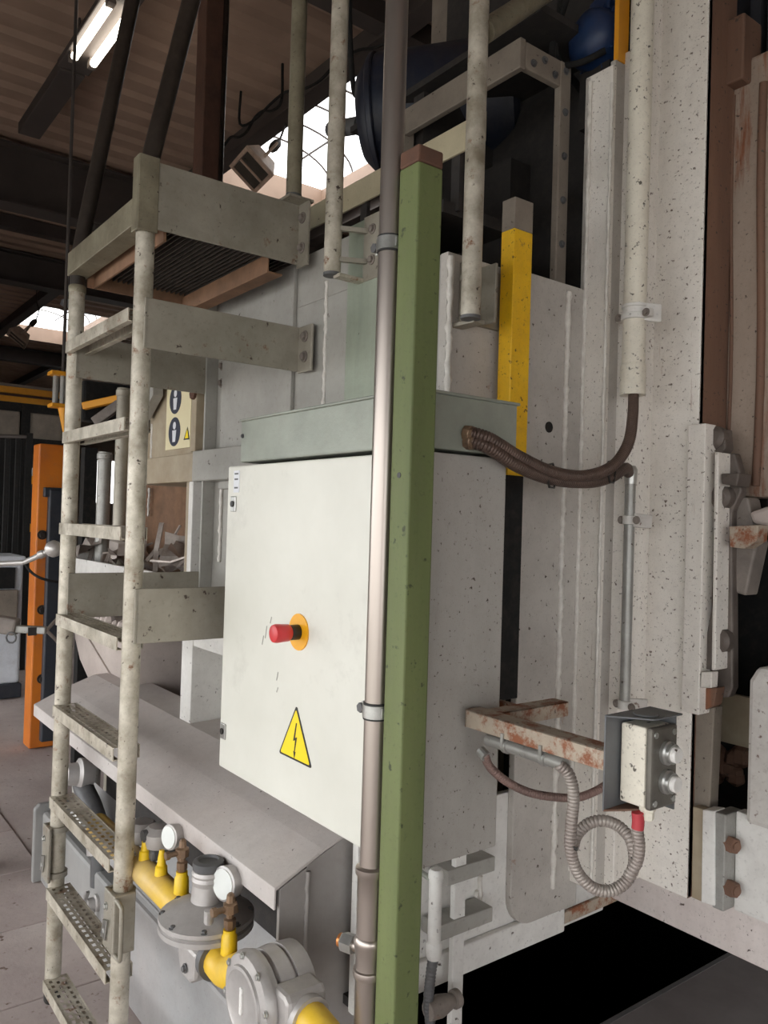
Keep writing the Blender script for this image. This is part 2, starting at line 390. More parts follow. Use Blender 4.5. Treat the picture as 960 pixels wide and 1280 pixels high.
# far walls
w0 = PX(108, 628, -30); w1 = PX(168, 578, -30)
wb = M().box(-30.2, -30, -2.8, w0.y, -.1, ZC+.1).box(-30.2, -30, w1.y, 12, -.1, ZC+.1).box(-30.2, -30, w0.y, w1.y, -.1, w0.z).box(-30.2, -30, w0.y, w1.y, w1.z, ZC+.1).make('wall_back', WALLF, kind='structure')
wn = thing('window_3', None, None, (-30, (w0.y+w1.y)/2, w0.z), kind='structure')
M().box(-30.12, -30.1, w0.y, w1.y, w0.z, w1.z).make('window_pane', SKYM, wn)
for k in range(1, 4): yy = w0.y+(w1.y-w0.y)*k/4; M().box(-30.14, -30.06, yy-.03, yy+.03, w0.z, w1.z).make('window_bar', BEAMM, wn)
M().box(-30, 8, 12, 12.2, -.1, ZC+.1).make('wall_right', WALLF, kind='structure')
# unseen walls with open gates, placed and sized to shape the daylight
GZ, GY = 2.55, -2.6
M().box(7.0, 7.2, 1.6, 12, -.1, ZC+.1).box(7.0, 7.2, GY, 1.6, GZ, ZC+.1).make('wall_side_unseen', WALLF, kind='structure')
M().box(-30, -9, GY-.2, GY, -.1, ZC+.1).box(-9, 7.2, GY-.2, GY, GZ, ZC+.1).box(5.5, 7.2, GY-.2, GY, -.1, GZ).make('wall_front_unseen', WALLF, kind='structure')
M().box(-30, 30, -40, GY-.2, -.12, -.01).box(7.2, 30, GY-.2, 12, -.12, -.01).make('yard_bounce_ground', YARD, kind='structure')  # unseen ground added to bounce daylight in through the gates

# ------------------------------------------------------------------ lit fluorescent fixture under the roof
zt = ZC-.45
a = PZ(112, 43, zt); b = PZ(137, 52, zt)
lx = (a.x+b.x)/2; ly = (a.y+b.y)/2
L1 = thing('fluorescent_fixture', 'lit twin-tube fluorescent fixture under the dark corrugated roof', 'lamp', (lx, ly, zt))
M().box(lx-.75, lx+.95, ly-.14, ly+.14, zt+.045, zt+.10).make('housing', BEAMM, L1, bevel=.01)
for yy in (a.y, b.y):
    M().cyl((lx-.42, yy, zt), (lx+.48, yy, zt), .032, n=14).make('tube', TUBEL, L1, smooth=50)
    for xx in (-.46, .52): M().box(lx+xx-.04, lx+xx+.04, yy-.03, yy+.03, zt-.02, zt+.05).make('tube_holder', WALLF, L1)
for xx in (-.6, .8): M().cyl((lx+xx, ly, zt+.1), (lx+xx, ly, ZC+.02), .012, n=8).make('hanger', BEAMM, L1)
# tray that runs along the roof next to the fixture
p0 = PZ(45, 152, ZC-.42); 
M().box(p0.x-.4, lx-.76, ly-.11, ly+.11, ZC-.42, ZC-.30).make('cable_tray', BEAMM, label='dark cable tray running below the roof beyond the lit tubes', cat='cable tray', bevel=.01)

# ------------------------------------------------------------------ floodlights hanging under the skylights (unlit)
def flood(c, yaw, tilt, s, label):
    c = V(c); t = thing('floodlight', label, 'lamp', c, 'unlit floodlights hanging under the skylights')
    R = Matrix.Rotation(yaw, 3, 'Z') @ Matrix.Rotation(tilt, 3, 'X')
    def T(m):
        for i, p in enumerate(m.v): m.v[i] = c + R @ (p*s)
        return m
    fr = [(-.5, -.36, 0), (.5, -.36, 0), (.5, .36, 0), (-.5, .36, 0)]; bk = [(-.34, -.22, .3), (.34, -.22, .3), (.34, .22, .3), (-.34, .22, .3)]
    T(M().add(fr+bk, [(3,2,1,0),(4,5,6,7),(0,1,5,4),(1,2,6,5),(2,3,7,6),(3,0,4,7)])).make('housing', LAMPH, t, bevel=.02*s)
    T(M().box(-.42, .42, -.28, .28, -.03, -.004)).make('glass', LAMPG, t)
    for q in ((-.5, .5, -.36, -.29), (-.5, .5, .29, .36), (-.5, -.43, -.29, .29), (.43, .5, -.29, .29)): T(M().box(*q, -.05, .0)).make('bezel', LAMPH, t)
    T(M().box(-.03, .03, -.28, .28, -.05, -.03)).make('bezel_bar', LAMPH, t)
    T(M().tube([(-.53, 0, .1), (-.53, 0, .5), (0, 0, .62), (.53, 0, .5), (.53, 0, .1)], .03, 8)).make('yoke', LAMPH, t, smooth=50)
    T(M().lathe((0, 0, .62), (0, 0, 1), [(0, .07), (.1, .1), (.22, .09), (.3, .04)], 12)).make('swivel', BEAMM, t, smooth=50)
    top = c + R @ V((0, 0, .9*s))
    ye = SY0-.08 if SY0 < top.y < (SY0+SY1)/2 else (SY1+.08 if SY0 < top.y < SY1 else top.y)
    M().tube(smoothpath([top, top+V((.05, .03, .18)), top+V((-.02, (ye-top.y)*.5, .4)), (top.x, ye, ZC-.003)]), .012, 6).make('cable', BEAMM, t, smooth=50)
flood(AT(315, 212, 8.3), math.radians(172), math.radians(38), .52, 'unlit square floodlight hanging before the nearer skylight')
flood(AT(22, 423, 15.0), math.radians(172), math.radians(38), .55, 'unlit small floodlight at far left below the distant skylight')
# small round light at the far skylight
_q = AT(84, 374, 13.5)
M().lathe(_q, (0, 0, -1), [(0, .03), (.02, .09), (.1, .11), (.14, .05)], 14).cyl(_q, (_q.x, _q.y, ZC-.003), .012, n=6).make('bell_lamp', WHITEB, label='small white bell lamp behind the far ladder rail, beside the distant skylight', cat='lamp', smooth=50)

# loose cables along the skylight edge
for k, (a, b) in enumerate((((300, 150), (500, 30)), ((262, 195), (352, 118)))):
    p, q = PZ(*a, ZC-.3), PZ(*b, ZC-.3); n = 9
    pts = [p.lerp(q, i/n)+V((0, 0, -.05*math.sin(i*1.7)-.04)) for i in range(n+1)]
    M().tube(smoothpath([V((p.x, p.y, ZC-.003))]+pts+[V((q.x, q.y, ZC-.003))], 4), .014, 6).make('roof_cable', BLKP, label=('long dark cable sagging along the skylight edge behind the railing posts', 'short dark cable sagging beside the floodlight')[k], cat='cable', smooth=60)

# ================================================================== THE FURNACE
YW, XE = 1.23, -1.40            # long side wall plane (faces -Y), end wall plane (faces +X)
XC = -1.38
fur = thing('melting_furnace', 'large pale grey steel melting furnace with ribbed walls and corner columns', 'furnace', (-1.6, 1.8, 0))
def xz(px0, py0, px1, py1, Y):   # rectangle on a wall facing -Y from two measured corners
    a = PY(px0, py0, Y); b = PY(px1, py1, Y); return a.x, b.x, b.z, a.z
ztop = PY(450, 288, YW).z
xl = PY(246, 520, YW).x
ZF = .55                          # underside of the furnace body
# ---- core bodies (dark masses blocking light; black hearth core stands for the opening's shade)
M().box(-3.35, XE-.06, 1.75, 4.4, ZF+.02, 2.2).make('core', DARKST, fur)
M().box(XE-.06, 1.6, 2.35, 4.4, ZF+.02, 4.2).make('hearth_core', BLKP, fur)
# ---- long side wall
M().box(xl, XE-.012, YW, YW+.025, .9, PX(600, 326, XE).z).box(xl, -1.475, YW, YW+.025, PX(600, 326, XE).z, ztop).make('side_sheet', GREY, fur, bevel=.002)
x0, x1, _, _ = xz(284, 400, 371, 400, YW)
M().box(x0, x1, YW-.014, YW, 1.7, ztop).make('raised_plate', GREY, fur, bevel=.003)
x0 = PY(441, 400, YW).x
M().box(x0, -1.478, YW-.022, YW-.0005, 1.7, ztop+.01).make('corner_strip', GALV, fur, bevel=.003)
weld(PY(409, 352, YW), PY(405, 508, YW), .007, fur)
xr = PY(271, 500, YW).x
M().box(xr-.006, xr+.006, YW-.045, YW, .93, PY(271, 440, YW).z).make('rib', GREY, fur, bevel=.002)
xr2 = PY(282, 500, YW).x
weld((xr2, YW-.004, 1.45), (xr2, YW-.004, 2.1), .007, fur)
weld((xr2, YW-.004, .95), (xr2, YW-.004, 1.28), .007, fur)
# small bracket block under the platform angle
q = PY(262, 385, YW); M().box(q.x-.06, q.x+.07, YW-.06, YW, q.z-.04, q.z+.05).make('platform_seat', GREY, fur, bevel=.004)
# horizontal stiffener
zc1 = PY(270, 560, 1.17).z; zc0 = PY(270, 600, 1.17).z
M().box(PY(240, 580, 1.17).x, PY(300, 580, 1.17).x+.3, 1.17, YW, zc0, zc1).make('stiffener', GREY, fur, bevel=.004)
M().box(PY(170, 580, 1.17).x, PY(240, 580, 1.17).x-.004, 1.175, YW+.25, zc0, zc1-.005).make('stiffener', TAN, fur, bevel=.004)
# vertical post at the end of the wall and the recess with the poster
xp = PY(243, 520, 1.18).x
M().box(xp-.03, xp+.012, 1.18, 1.47, zc1, 2.3).make('end_flange', TAN, fur, bevel=.003)
M().box(xp-.05, xp-.005, 1.18, 1.6, 1.36, zc0).make('end_flange', TAN, fur, bevel=.003)
M().box(xp-.004, xp+.03, 1.17, YW, .93, zc0).make('flange_edge', GREYW, fur, bevel=.003)
YR = 1.47
xa = PY(170, 520, YR).x
M().box(xa-.1, xp+.01, YR, YR+.02, zc1-.05, 2.25).make('recess_sheet', TAN, fur)
M().box(PY(160, 620, 1.62).x-.1, xp, 1.62, 1.64, 1.3, zc0+.05).make('bin_back', RUSTA, fur)
weld(PY(190, 530, YR), PY(189, 575, YR), .008, fur)
weld(PY(187, 610, 1.6), PY(185, 645, 1.6), .008, fur)
# sloping brace left of the poster
M().prism([PY(182, 500, YR-.02), PY(204, 480, YR-.02), PY(204, 495, YR-.02), PY(186, 528, YR-.02)], (0, -.05, 0)).make('brace', GREY, fur, bevel=.002)
# ---- lower part of the long side, above the hood
YL = 1.07
x0, x1, z0, z1 = xz(168, 905, 226, 790, YL)
M().box(x0-.1, x1, YL, YL+.2, .86, z1+.02).make('lower_sheet', GREYW, fur, bevel=.004)
xb0, xb1 = x1, -1.46
M().box(xb0, xb1, 1.2, 1.225, .86, 1.33).make('bay_back', GREY, fur)
M().box(xb0, PY(237, 850, YL).x, YL+.005, 1.2, .88, 1.31).make('bay_flange', GREYW, fur, bevel=.003)
M().box(xb0, xb1, YL+.01, 1.2, PY(250, 812, YL).z, 1.31).make('bay_header', GREYW, fur, bevel=.003)
for px in (252, 262):
    x = PY(px, 850, 1.17).x; M().box(x-.006, x+.006, 1.165, 1.2, .9, 1.26).make('rib', GREYW, fur, bevel=.002)
# ---- end wall (faces +X)
ze = PX(600, 326, XE).z
M().box(XE-.025, XE, YW-.003, PX(648, 450, XE).y, 1.2, ze).make('end_sheet', PANEL, fur, bevel=.002)
weld((XE+.004, PX(560, 400, XE).y, 1.72), (XE+.004, PX(560, 400, XE).y, ze-.01), .008, fur)
# tall end panel with a rounded lower corner
ya = PX(649, 750, XC).y; yb = PX(704, 700, XC).y; yb2 = yb+.09
zb = PX(680, 1147, XC).z; R = .075
poly = [(yb2, ze), (ya-.0, ze), (ya, zb+R)]
for k in range(1, 9): t = math.pi/2*k/8; poly.append((ya+R-R*math.cos(t), zb+R-R*math.sin(t)))
poly.append((yb2, zb))
M().prism([(XC-.02, y, z) for y, z in poly], (.02, 0, 0)).make('end_panel', PANEL, fur, bevel=.003)
weld((XC+.002, PX(701, 700, XC).y, zb+.07), (XC+.002, PX(701, 700, XC).y, ze-.02), .008, fur)
M().lathe(PX(686, 534, XC)+V((-.012, 0, 0)), (1, 0, 0), [(0, .014), (.0135, .014)], 18).make('hole', BLKP, fur)
# recess below the cabinet seen beside the panel
M().box(XE-.3, XE-.28, YW, ya+.3, ZF, 1.3).make('recess_back', TAN, fur)
M().box(XE-.28, XE-.02, YW, ya+.1, .78, .83).make('recess_ledge', GREY, fur)
# ---- stepped corner column
prof = [(XC, yb2)]
Xc, Yc = XC, None
Yc = PX(723, 700, Xc).y; prof = [(XC-.12, Yc), (XC, Yc)]
xs = PY(750, 700, Yc).x; prof.append((xs, Yc)); Y2 = PX(766, 700, xs).y; prof.append((xs, Y2))
xs2 = PY(777, 700, Y2).x; prof.append((xs2, Y2)); Y3 = PX(811, 700, xs2).y; prof.append((xs2, Y3))
YC = Y3; XR = PY(864, 700, YC).x
zcol = PY(850, 1120, YC).z
prof_in = [(x-.02, y+.02) for x, y in prof[1:]]
def sect(a, b, nm, zlo, zhi, m, t=.018):
    (xa_, ya_), (xb_, yb_) = a, b
    if abs(xa_-xb_) < 1e-6: mm = M().box(xa_-t, xa_-.0015, ya_+t*.7, yb_+t*.6, zlo+.002, zhi-.002)
    else: mm = M().box(xa_-t, xb_, ya_, ya_+t, zlo, zhi)
    return mm.make(nm, m, fur, bevel=.003)
zbc = PX(760, 1106, xs).z; zpt = PX(735, 92, XC).z; zp2 = PX(760, 66, xs).z
M().box(XC-.018, XC-.0015, yb2-.03, Yc+.012, zbc, zpt-.002).make('column_web', PANEL, fur, bevel=.003)
sect(prof[1], prof[2], 'column_flange', zbc, zpt, COLW)
sect(prof[2], prof[3], 'column_web', zbc, zp2, PANEL)
sect(prof[3], prof[4], 'column_flange', zbc, zp2+.03, COLW)
sect(prof[4], prof[5], 'column_web', zcol, 4.2, COLW)
M().box(xs2-.018, XR+.012, YC, YC+.02, zcol, 4.3).make('column_face', COLW, fur, bevel=.004)
weld((xs, Yc-.002, zbc+.03), (xs, Yc-.002, zpt-.05), .005, fur)
weld((XC+.001, Yc-.003, zbc+.03), (XC+.001, Yc-.003, zpt-.02), .006, fur)
# orange stub above the second column step
M().box(xs-.016, xs-.002, Y2-.03, Y2+.012, zp2, zp2+.25).make('column_cap', CRANEY, fur)
# ---- column right edge: proud strip and rusty return flange
zs1 = PY(871, 532, YC).z; zs0 = PY(871, 890, YC).z
M().box(XR, PY(878, 700, YC-.03).x, YC-.03, YC+.02, zs0, zs1).make('edge_strip', COLW, fur, bevel=.003)
xf = PY(884, 300, YC).x
M().box(XR+.012, PY(876, 300, YC).x, YC+.001, YC+.135, zcol, 4.3).make('return_flange', RUSTFL, fur, bevel=.003)
# ---- lower end plate with stepped skirt
yd = YC
zlow = PX(690, 1165, XE).z
M().box(XE-.02, XE, 1.02, yd, zlow+.0, .94).make('lower_plate', GREYW, fur, bevel=.003)
zst = PX(640, 1152, XE).z
M().box(XE, XE+.018, 1.02, PX(700, 1130, XE).y, zlow, zst).make('lower_skirt', GREYW, fur, bevel=.004)
M().box(XE-.3, XE-.02, 1.02, 3.5, zlow+.01, zlow+.03).make('underside', DARKST, fur)
# short channel lugs and hanging flat bar beside the green post
for (pa, pb, nm) in (((566, 1092), (606, 1074), 'lug'), ((556, 1160), (603, 1140), 'lug')):
    a = PX(*pa, XE+.05); b = PX(*pb, XE+.03)
    M().bar((XE+.035, a.y-.03, a.z), (XE+.035, b.y, a.z), .06, .035).make(nm, GREY, fur, bevel=.003)
    weld((XE+.005, b.y+.004, a.z-.03), (XE+.005, b.y+.004, a.z+.03), .007, fur)
a = PX(574, 1165, XE+.06)
M().box(XE+.045, XE+.06, a.y-.017, a.y+.017, 0, .94).make('foot_bar', GREYW, fur, bevel=.002)
b = PX(598, 1120, XE); weld((XE+.004, b.y, b.z-.07), (XE+.004, b.y, b.z+.05), .007, fur)
# skirt under the column (faces -Y)
YS = YC+.022
M().prism([(-2.2, YS, zcol+.03), (1.0, YS, zcol+.03), (1.0, YS, PY(850, 1163, YS).z), (-2.2, YS, PY(850, 1163, YS).z)], (0, .03, 0)).make('front_skirt', SKIRT, fur, bevel=.004)
# sloped corner piece behind the hose loop
M().prism([PX(700, 1139, XE), PX(782, 1104, XE), PX(782, 1118, XE), PX(700, 1154, XE)], (.012, 0, 0)).make('corner_foot', RUSTB, fur, bevel=.003)

# ---- charging door and its frame on the right
YD = YC+.13
xd0 = PY(898, 400, YD).x
zd = PY(930, 622, YD).z
door = M().box(xd0, 1.2, YD, YD+.1, zd, PY(930, 75, YD).z).make('charging_door', RUSTDOOR, fur, bevel=.01)
for px, w, dz in ((913, .005, 0), (950, .011, .1)):
    x = PY(px, 400, YD).x; M().tube([(x+.006*math.sin(k*.7), YD-.002, zd+.03+k*.13) for k in range(9)], w, 8).make('door_ridge', RUSTFL, door, smooth=60)
x0 = PY(906, 70, YD-.03).x; x1 = PY(932, 70, YD-.03).x
M().box(x0, x1, YD-.04, YD+.05, PY(920, 112, YD).z, PY(920, 32, YD).z).make('door_stop', RUSTFL, fur, bevel=.006)
# dark ribbed sheet above the door
for k in range(9):
    x = xd0-.02+k*.05; M().box(x, x+.03, YD+.16, YD+.2, 2.6, 4.3).make('upper_rib', DARKW, fur)
M().box(xd0-.1, 1.2, YD+.2, YD+.22, 2.4, 4.3).make('upper_sheet', DARKW, fur)
M().box(XR+.1, 1.2, YD+.05, YD+.09, zd-.035, zd-.002).make('door_sill_plate', DARKST, fur)
# hinge plates and latch beside the dark opening
YH = YC-.02
def plate(pts, Y, t, nm, m, bev=.003):
    return M().prism([PY(px, py, Y) for px, py in pts], (0, t, 0)).make(nm, m, fur, bevel=bev)
plate([(880, 536), (905, 536), (907, 560), (900, 570), (882, 560)], YC+.02, .04, 'hinge_block', HINGE)
plate([(893, 565), (898, 565), (894, 838), (889, 838)], YC-.015, .1, 'hinge_leaf', COLW)
plate([(897, 568), (918, 566), (925, 590), (927, 615), (915, 640), (916, 860), (911, 872), (893, 872), (893, 838)], YC+.04, .03, 'hinge_plate', HINGE, .005)
plate([(890, 760), (884, 790), (882, 836), (889, 838), (893, 740)], YC+.0, .02, 'gusset', HINGE)
plate([(876, 840), (890, 840), (889, 860), (875, 860)], YC-.03, .03, 'stop_block', COLW)
plate([(873, 860), (896, 860), (892, 882), (876, 890)], YC+.0, .04, 'rust_lug', RUSTFL)
plate([(901, 592), (924, 591), (921, 608), (902, 605)], YC-.01, .06, 'latch_lip', HINGE)
plate([(911, 658), (948, 656), (946, 676), (930, 686), (912, 684)], YC-.0, .05, 'latch_plate', RUSTB)
plate([(920, 620), (935, 622), (946, 680), (932, 745), (917, 740)], YC+.06, .06, 'latch_arm', DIRTYM, .006)
for px, py in ((906, 622), (905, 800), (898, 548)):
    M().lathe(PY(px, py, YC+.04)+V((0, 0, 0)), (0, -1, 0), [(0, .03), (.025, .03), (.035, .02)], 14).make('hinge_pin', HINGE, fur, smooth=40)
plate([(935, 640), (960, 632), (975, 640), (975, 662), (940, 655)], YC+.05, .06, 'seal_rope', CHUTE, .01)
# opening surround and interior ledge
plate([(866, 890), (893, 884), (887, 1012), (866, 1008)], YC+.021, .04, 'jamb', FRAMED)
M().box(PY(890, 900, YC+.25).x, 1.2, YC+.23, YC+.25, PY(920, 930, YC+.24).z, PY(920, 868, YC+.24).z).make('inner_lintel', TAN, fur)
for k in range(16):
    p = PY(892+random.random()*36, 938+random.random()*34, YC+.3); r = .018+random.random()*.016
    M().lathe(p-V((0, 0, r)), (0, 0, 1), [(0, r*.3), (r*.5, r), (r*1.3, r*.9), (r*1.9, r*.2)], 7).make('slag_lump', RUSTFL, fur)
M().box(PY(885, 1000, YC+.2).x, 1.2, YC+.2, YC+.5, PY(920, 990, YC+.3).z-.06, PY(920, 990, YC+.3).z-.02).make('inner_ledge', DARKST, fur)
# front plate with bolts and the pale refractory block standing on it
plate([(878, 1012), (893, 1014), (893, 1133), (876, 1128)], YC-.03, .05, 'clamp_edge', GREYW)
xq0 = PY(893, 1060, YC-.02).x
M().box(xq0, xq0+.03, YC-.025, YC+.05, PY(900, 1132, YC).z, PY(900, 1012, YC).z).make('clamp_strip', CONDG, fur, bevel=.003)
plate([(866, 1008), (880, 1012), (878, 1128), (864, 1122)], YC-.01, .03, 'clamp_base', TAN)
M().box(xq0+.03, 1.0, YC+.02, YC+.06, PY(920, 1144, YC).z, PY(920, 1014, YC+.02).z).make('front_plate', GREYW, fur, bevel=.004)
x0 = PY(934, 900, YC-.0).x
M().prism([(x0, YC, PY(934, 1030, YC).z), (x0, YC, PY(934, 850, YC).z), (x0+.02, YC, PY(938, 832, YC).z), (x0+.3, YC, PY(938, 828, YC).z), (x0+.3, YC, PY(934, 1030, YC).z)], (0, .16, 0)).make('refractory_block', REFR, fur, bevel=.012)
for py in (1049, 1103):
    p = PY(900, py, YC+.0); M().lathe(p+V((0.0, .0, 0)), (1, -.25, 0), [(0, .02), (.045, .02), (.05, .017)], 6).lathe(p+V((.05, -.012, 0)), (1, -.25, 0), [(-.012, .012), (.002, .012)], 10).make('rusty_bolt', RUSTFL, fur, smooth=30)
# ---- top of the furnace: dark boards added to blacken the opening, with frame
M().box(XE-.75, XE-.70, 2.0, 2.6, 2.0, 3.9).make('shade_back', DARKST, fur)
M().box(XE-.75, XE-.06, YW+.06, 2.6, ze-.5, ze-.45).make('shade_floor', DARKST, fur)
M().box(XE-.75, XE+.05, Yc+.15, Yc+.2, ze-.4, 3.9).make('shade_side', DARKST, fur)

# ================================================================== HOOD, BASE, GAS TRAIN
hood = thing('sheet_metal_hood', 'dusty grey sheet metal hood sloping out above the yellow gas pipes', 'hood', (-2.4, 1.0, .78))
XH0, XH1 = -3.34, -1.435
hp = [(.838, .803), (.838, .848), (.955, .902), (1.07, .944), (1.2, .948)]
prof = hp + [(y+.004, z-.006) for y, z in hp[::-1]]
prof = hp + [(1.2, .942), (1.071, .938), (.957, .896), (.843, .842), (.843, .803)]
M().prism([(XH0, y, z) for y, z in prof], (XH1-XH0, 0, 0)).make('hood_top', HOODM, hood, bevel=.0015)
# end cheek below the hood (faces +X) in two sheets with a weld between
ysp = PX(382, 1180, XH1).y
M().prism([(XH1-.012, .852, 0.0), (XH1-.012, ysp, 0.0), (XH1-.012, ysp, .872), (XH1-.012, .852, .842)], (.01, 0, 0)).make('cheek_sheet', SHEETD, hood, bevel=.0015)
M().prism([(XH1-.014, ysp, 0.0), (XH1-.014, YW, 0.0), (XH1-.014, YW, .935), (XH1-.014, 1.06, .935), (XH1-.014, ysp, .875)], (.01, 0, 0)).make('cheek_sheet', SHEETD, hood, bevel=.0015)
weld((XH1, ysp, .2), (XH1, ysp, .865), .005, hood, SHEETD)
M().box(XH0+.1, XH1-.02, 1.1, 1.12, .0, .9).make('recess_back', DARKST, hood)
M().prism([(XH1-.1, 1.09, .3), (XH1-.014, .98, .3), (XH1-.014, .98, .84), (XH1-.1, 1.09, .84)], (0, .01, 0)).make('inner_gusset', SHEETD, hood)
# debris grains on the hood at its far end
for k in range(7):
    p = PZ(95+k*9.5, 885+k*5.5, .92); M().bar(p, p+V((.02, .008, 0)), .008, .006).make('weld_tack', DARKST, hood)

base = thing('base_plinth', 'grey dusty steel plinth along the floor below the gas pipes', 'plinth', (-2.4, 1.05, 0))
YB = .97
zb1 = PY(150, 1105, YB).z
xbl = PY(52, 1010, YB).x
M().box(xbl+1.004, XH1-.02, YB, 1.1, 0, zb1).make('front_beam', BASEM, base, bevel=.012)
M().box(xbl+1.004, XH1-.02, YB+.02, 1.1, zb1+.0005, zb1+.015).make('top_ledge', BASEM, base, bevel=.004)
M().prism([(xbl+.3, YB+.012, zb1), (xbl+.3, 1.098, zb1), (xbl+.3, 1.098, zb1+.13)], (XH1-.03-xbl-.3, 0, 0)).make('ledge_slope', BASEM, base)
zl = PY(35, 985, YB).z
M().prism([(xbl-.02, YB-.03, 0), (xbl-.02, YB-.03, zl-.02), (xbl-.02, YB-.01, zl), (xbl-.02, 1.45, zl), (xbl-.02, 1.45, 0)], (.03, 0, 0)).make('end_plate', BASEB, base, bevel=.006)
M().box(xbl+.01, xbl+1.0, YB+.0, 1.45, 0, zl-.03).make('end_block', BASEB, base, bevel=.015)

gas = thing('gas_train', 'yellow gas pipe train with pressure regulator and round filter under the hood', 'gas pipe', (-1.8, .9, .4))
YG = .80
zg = PY(190, 1098, YG).z
GS = .9
xR = PY(258, 1150, YG)
M().cyl((-2.42, YG, zg), (xR.x-.06, YG, zg), .034, n=20).make('main_pipe', GASY, gas, smooth=40)
for px in (181, 202):
    p = PY(px, 1075, YG); 
    M().lathe((p.x, YG, zg+.03), (0, 0, 1), [(0, .016), (.022, .0145), (.025, .011), (.045, .009), (.062, .006)], 14).make('tapered_stub', GASY2, gas, smooth=40)
# solenoid actuators
for px, py in ((178, 1040), (200, 1046)):
    p = PY(px, py, YG+.04)
    vv = M().box(p.x-.035, p.x+.035, p.y-.035, p.y+.035, zg+.03, p.z-.02).make('actuator', CASTD, gas, bevel=.008)
    M().lathe((p.x, p.y, p.z-.02), (0, 0, 1), [(0, .042), (.02, .046), (.035, .046), (.05, .03)], 16).make('actuator_cap', CASTG, vv, smooth=35)
    M().lathe((p.x, p.y-.036, zg+.09), (0, -1, 0), [(0, .016), (.012, .016)], 12).make('actuator_plug', CASTD, vv)
# stub valve left of the regulator and right of it
def small_valve(px, zlow, k=.72, nm='test_valve'):
    p = PY(px, 1100, YG); x = p.x
    def K(pr): return [(t*k, r*k*1.05) for t, r in pr]
    st = M().lathe((x, YG, zlow), (0, 0, 1), K([(0, .024), (.05, .022), (.055, .018), (.07, .018)]), 14).make('valve_stub', GASY2, gas, smooth=40)
    vb = M().lathe((x, YG, zlow+.07*k), (0, 0, 1), K([(0, .013), (.012, .018), (.03, .018), (.034, .011), (.045, .011), (.05, .021), (.075, .021), (.08, .013), (.1, .011), (.106, .006)]), 8).make(nm, BRASS, gas, smooth=25)
    M().cyl((x, YG-.045*k, zlow+.132*k), (x, YG+.02*k, zlow+.132*k), .009*k, n=8).lathe((x, YG-.045*k, zlow+.132*k), (0, -1, 0), K([(0, .013), (.014, .013)]), 6).make('valve_lever', BRASS, vb)
small_valve(227, PY(229, 1118, YG).z)
small_valve(289, PY(289, 1194, YG).z)
# pressure gauges hanging under the hood lip, facing the aisle
for px, py, r in ((214, 1046, .031), (282, 1104, .037)):
    p = PY(px, py, .815)
    g = M().lathe(p, (.25, -1, .1), [(-.022, r*.9), (0, r), (.006, r), (.008, r*.9)], 20).make('gauge', CASTG, gas, smooth=40)
    M().lathe(p+V((.0022, -.009, .001)), (.25, -1, .1), [(-.002, r*.86), (.0006, r*.86)], 20).make('gauge_face', DIALW, g)
    M().cyl(p+V((0, .01, 0)), (p.x, p.y+.03, p.z-.08), .007, n=8).make('gauge_stem', BRASS, g)
# diaphragm regulator
c = V((xR.x, YG, PY(258, 1149, YG).z))
def G(pr): return [(t*GS, r*GS) for t, r in pr]
def gv(x, y, z): return V((x, y, z))*GS
reg = M().lathe(c-gv(0, 0, .055), (0, 0, 1), G([(0, .05), (.02, .07), (.035, .1), (.04, .117), (.052, .117), (.055, .11), (.062, .117), (.072, .117), (.08, .1), (.1, .06), (.105, .04), (.15, .036)]), 32).make('regulator_housing', CASTG, gas, smooth=35)
M().lathe(c+gv(0, 0, .09), (0, 0, 1), G([(0, .037), (.012, .04), (.02, .037), (.026, .04), (.034, .037), (.036, .033)]), 20).make('regulator_neck', CASTG, reg, smooth=30)
M().lathe(c+gv(0, 0, .127), (0, 0, 1), G([(0, .038), (.018, .038), (.022, .03), (.022, .026), (.016, .024)]), 20).make('regulator_cap', CASTD, reg, smooth=30)
for k in range(8):
    an = k*math.pi/4+.3; bolt(c+gv(math.cos(an)*.106, math.sin(an)*.106, .018), (0, 0, 1), .0058, reg, CASTD)
M().lathe(c+gv(.075, -.03, .02), (0, 0, 1), G([(0, .012), (.04, .012), (.042, .007)]), 12).make('breather', CASTG, reg, smooth=30)
M().prism([c+gv(-.06, -.05, -.05), c+gv(.05, -.05, -.05), c+gv(.045, -.05, -.12), c+gv(.02, -.05, -.135), c+gv(-.035, -.05, -.135), c+gv(-.055, -.05, -.1)], (0, .09, 0)).make('regulator_body', CASTG, reg, bevel=.009)
bolt(c+gv(0, -.052, -.105), (0, -1, 0), .007, reg, CASTD)
M().lathe(c+gv(.05, 0, -.07), (1, 0, 0), G([(0, .05), (.02, .05)]), 20).make('regulator_flange', CASTD, reg, smooth=30)
# round filter, cover faces the aisle
p = PY(303, 1254, .72)
zl_ = p.z
lk0 = c+gv(.065, 0, -.07); lk1 = V((p.x-.04, YG-.01, p.z+.005))
M().tube(smoothpath([lk0, lk0+V((.05, 0, -.002)), lk0.lerp(lk1, .6), lk1], 5), .034, 18).make('link_pipe', GASY, gas, smooth=40)
FR = .84
fil = M().lathe(p, (0, 1, 0), [(t*.78, r*FR) for t, r in [(0, .07), (.006, .088), (.008, .098), (.02, .104), (.03, .104), (.032, .1), (.045, .1), (.047, .09), (.055, .085), (.06, .095), (.095, .098), (.097, .09), (.104, .09), (.106, .098), (.15, .095), (.16, .07)]], 36).make('filter_body', CASTG, gas, smooth=35)
M().lathe(p, (0, -1, 0), [(-.004, .066), (.003, .064), (.004, .058), (.0015, .054)], 32).make('filter_cover', CASTG, fil, smooth=35)
M().box(p.x-.004, p.x+.004, p.y-.006, p.y, p.z-.02, p.z+.03).make('cover_rib', GREYW, fil, bevel=.002)
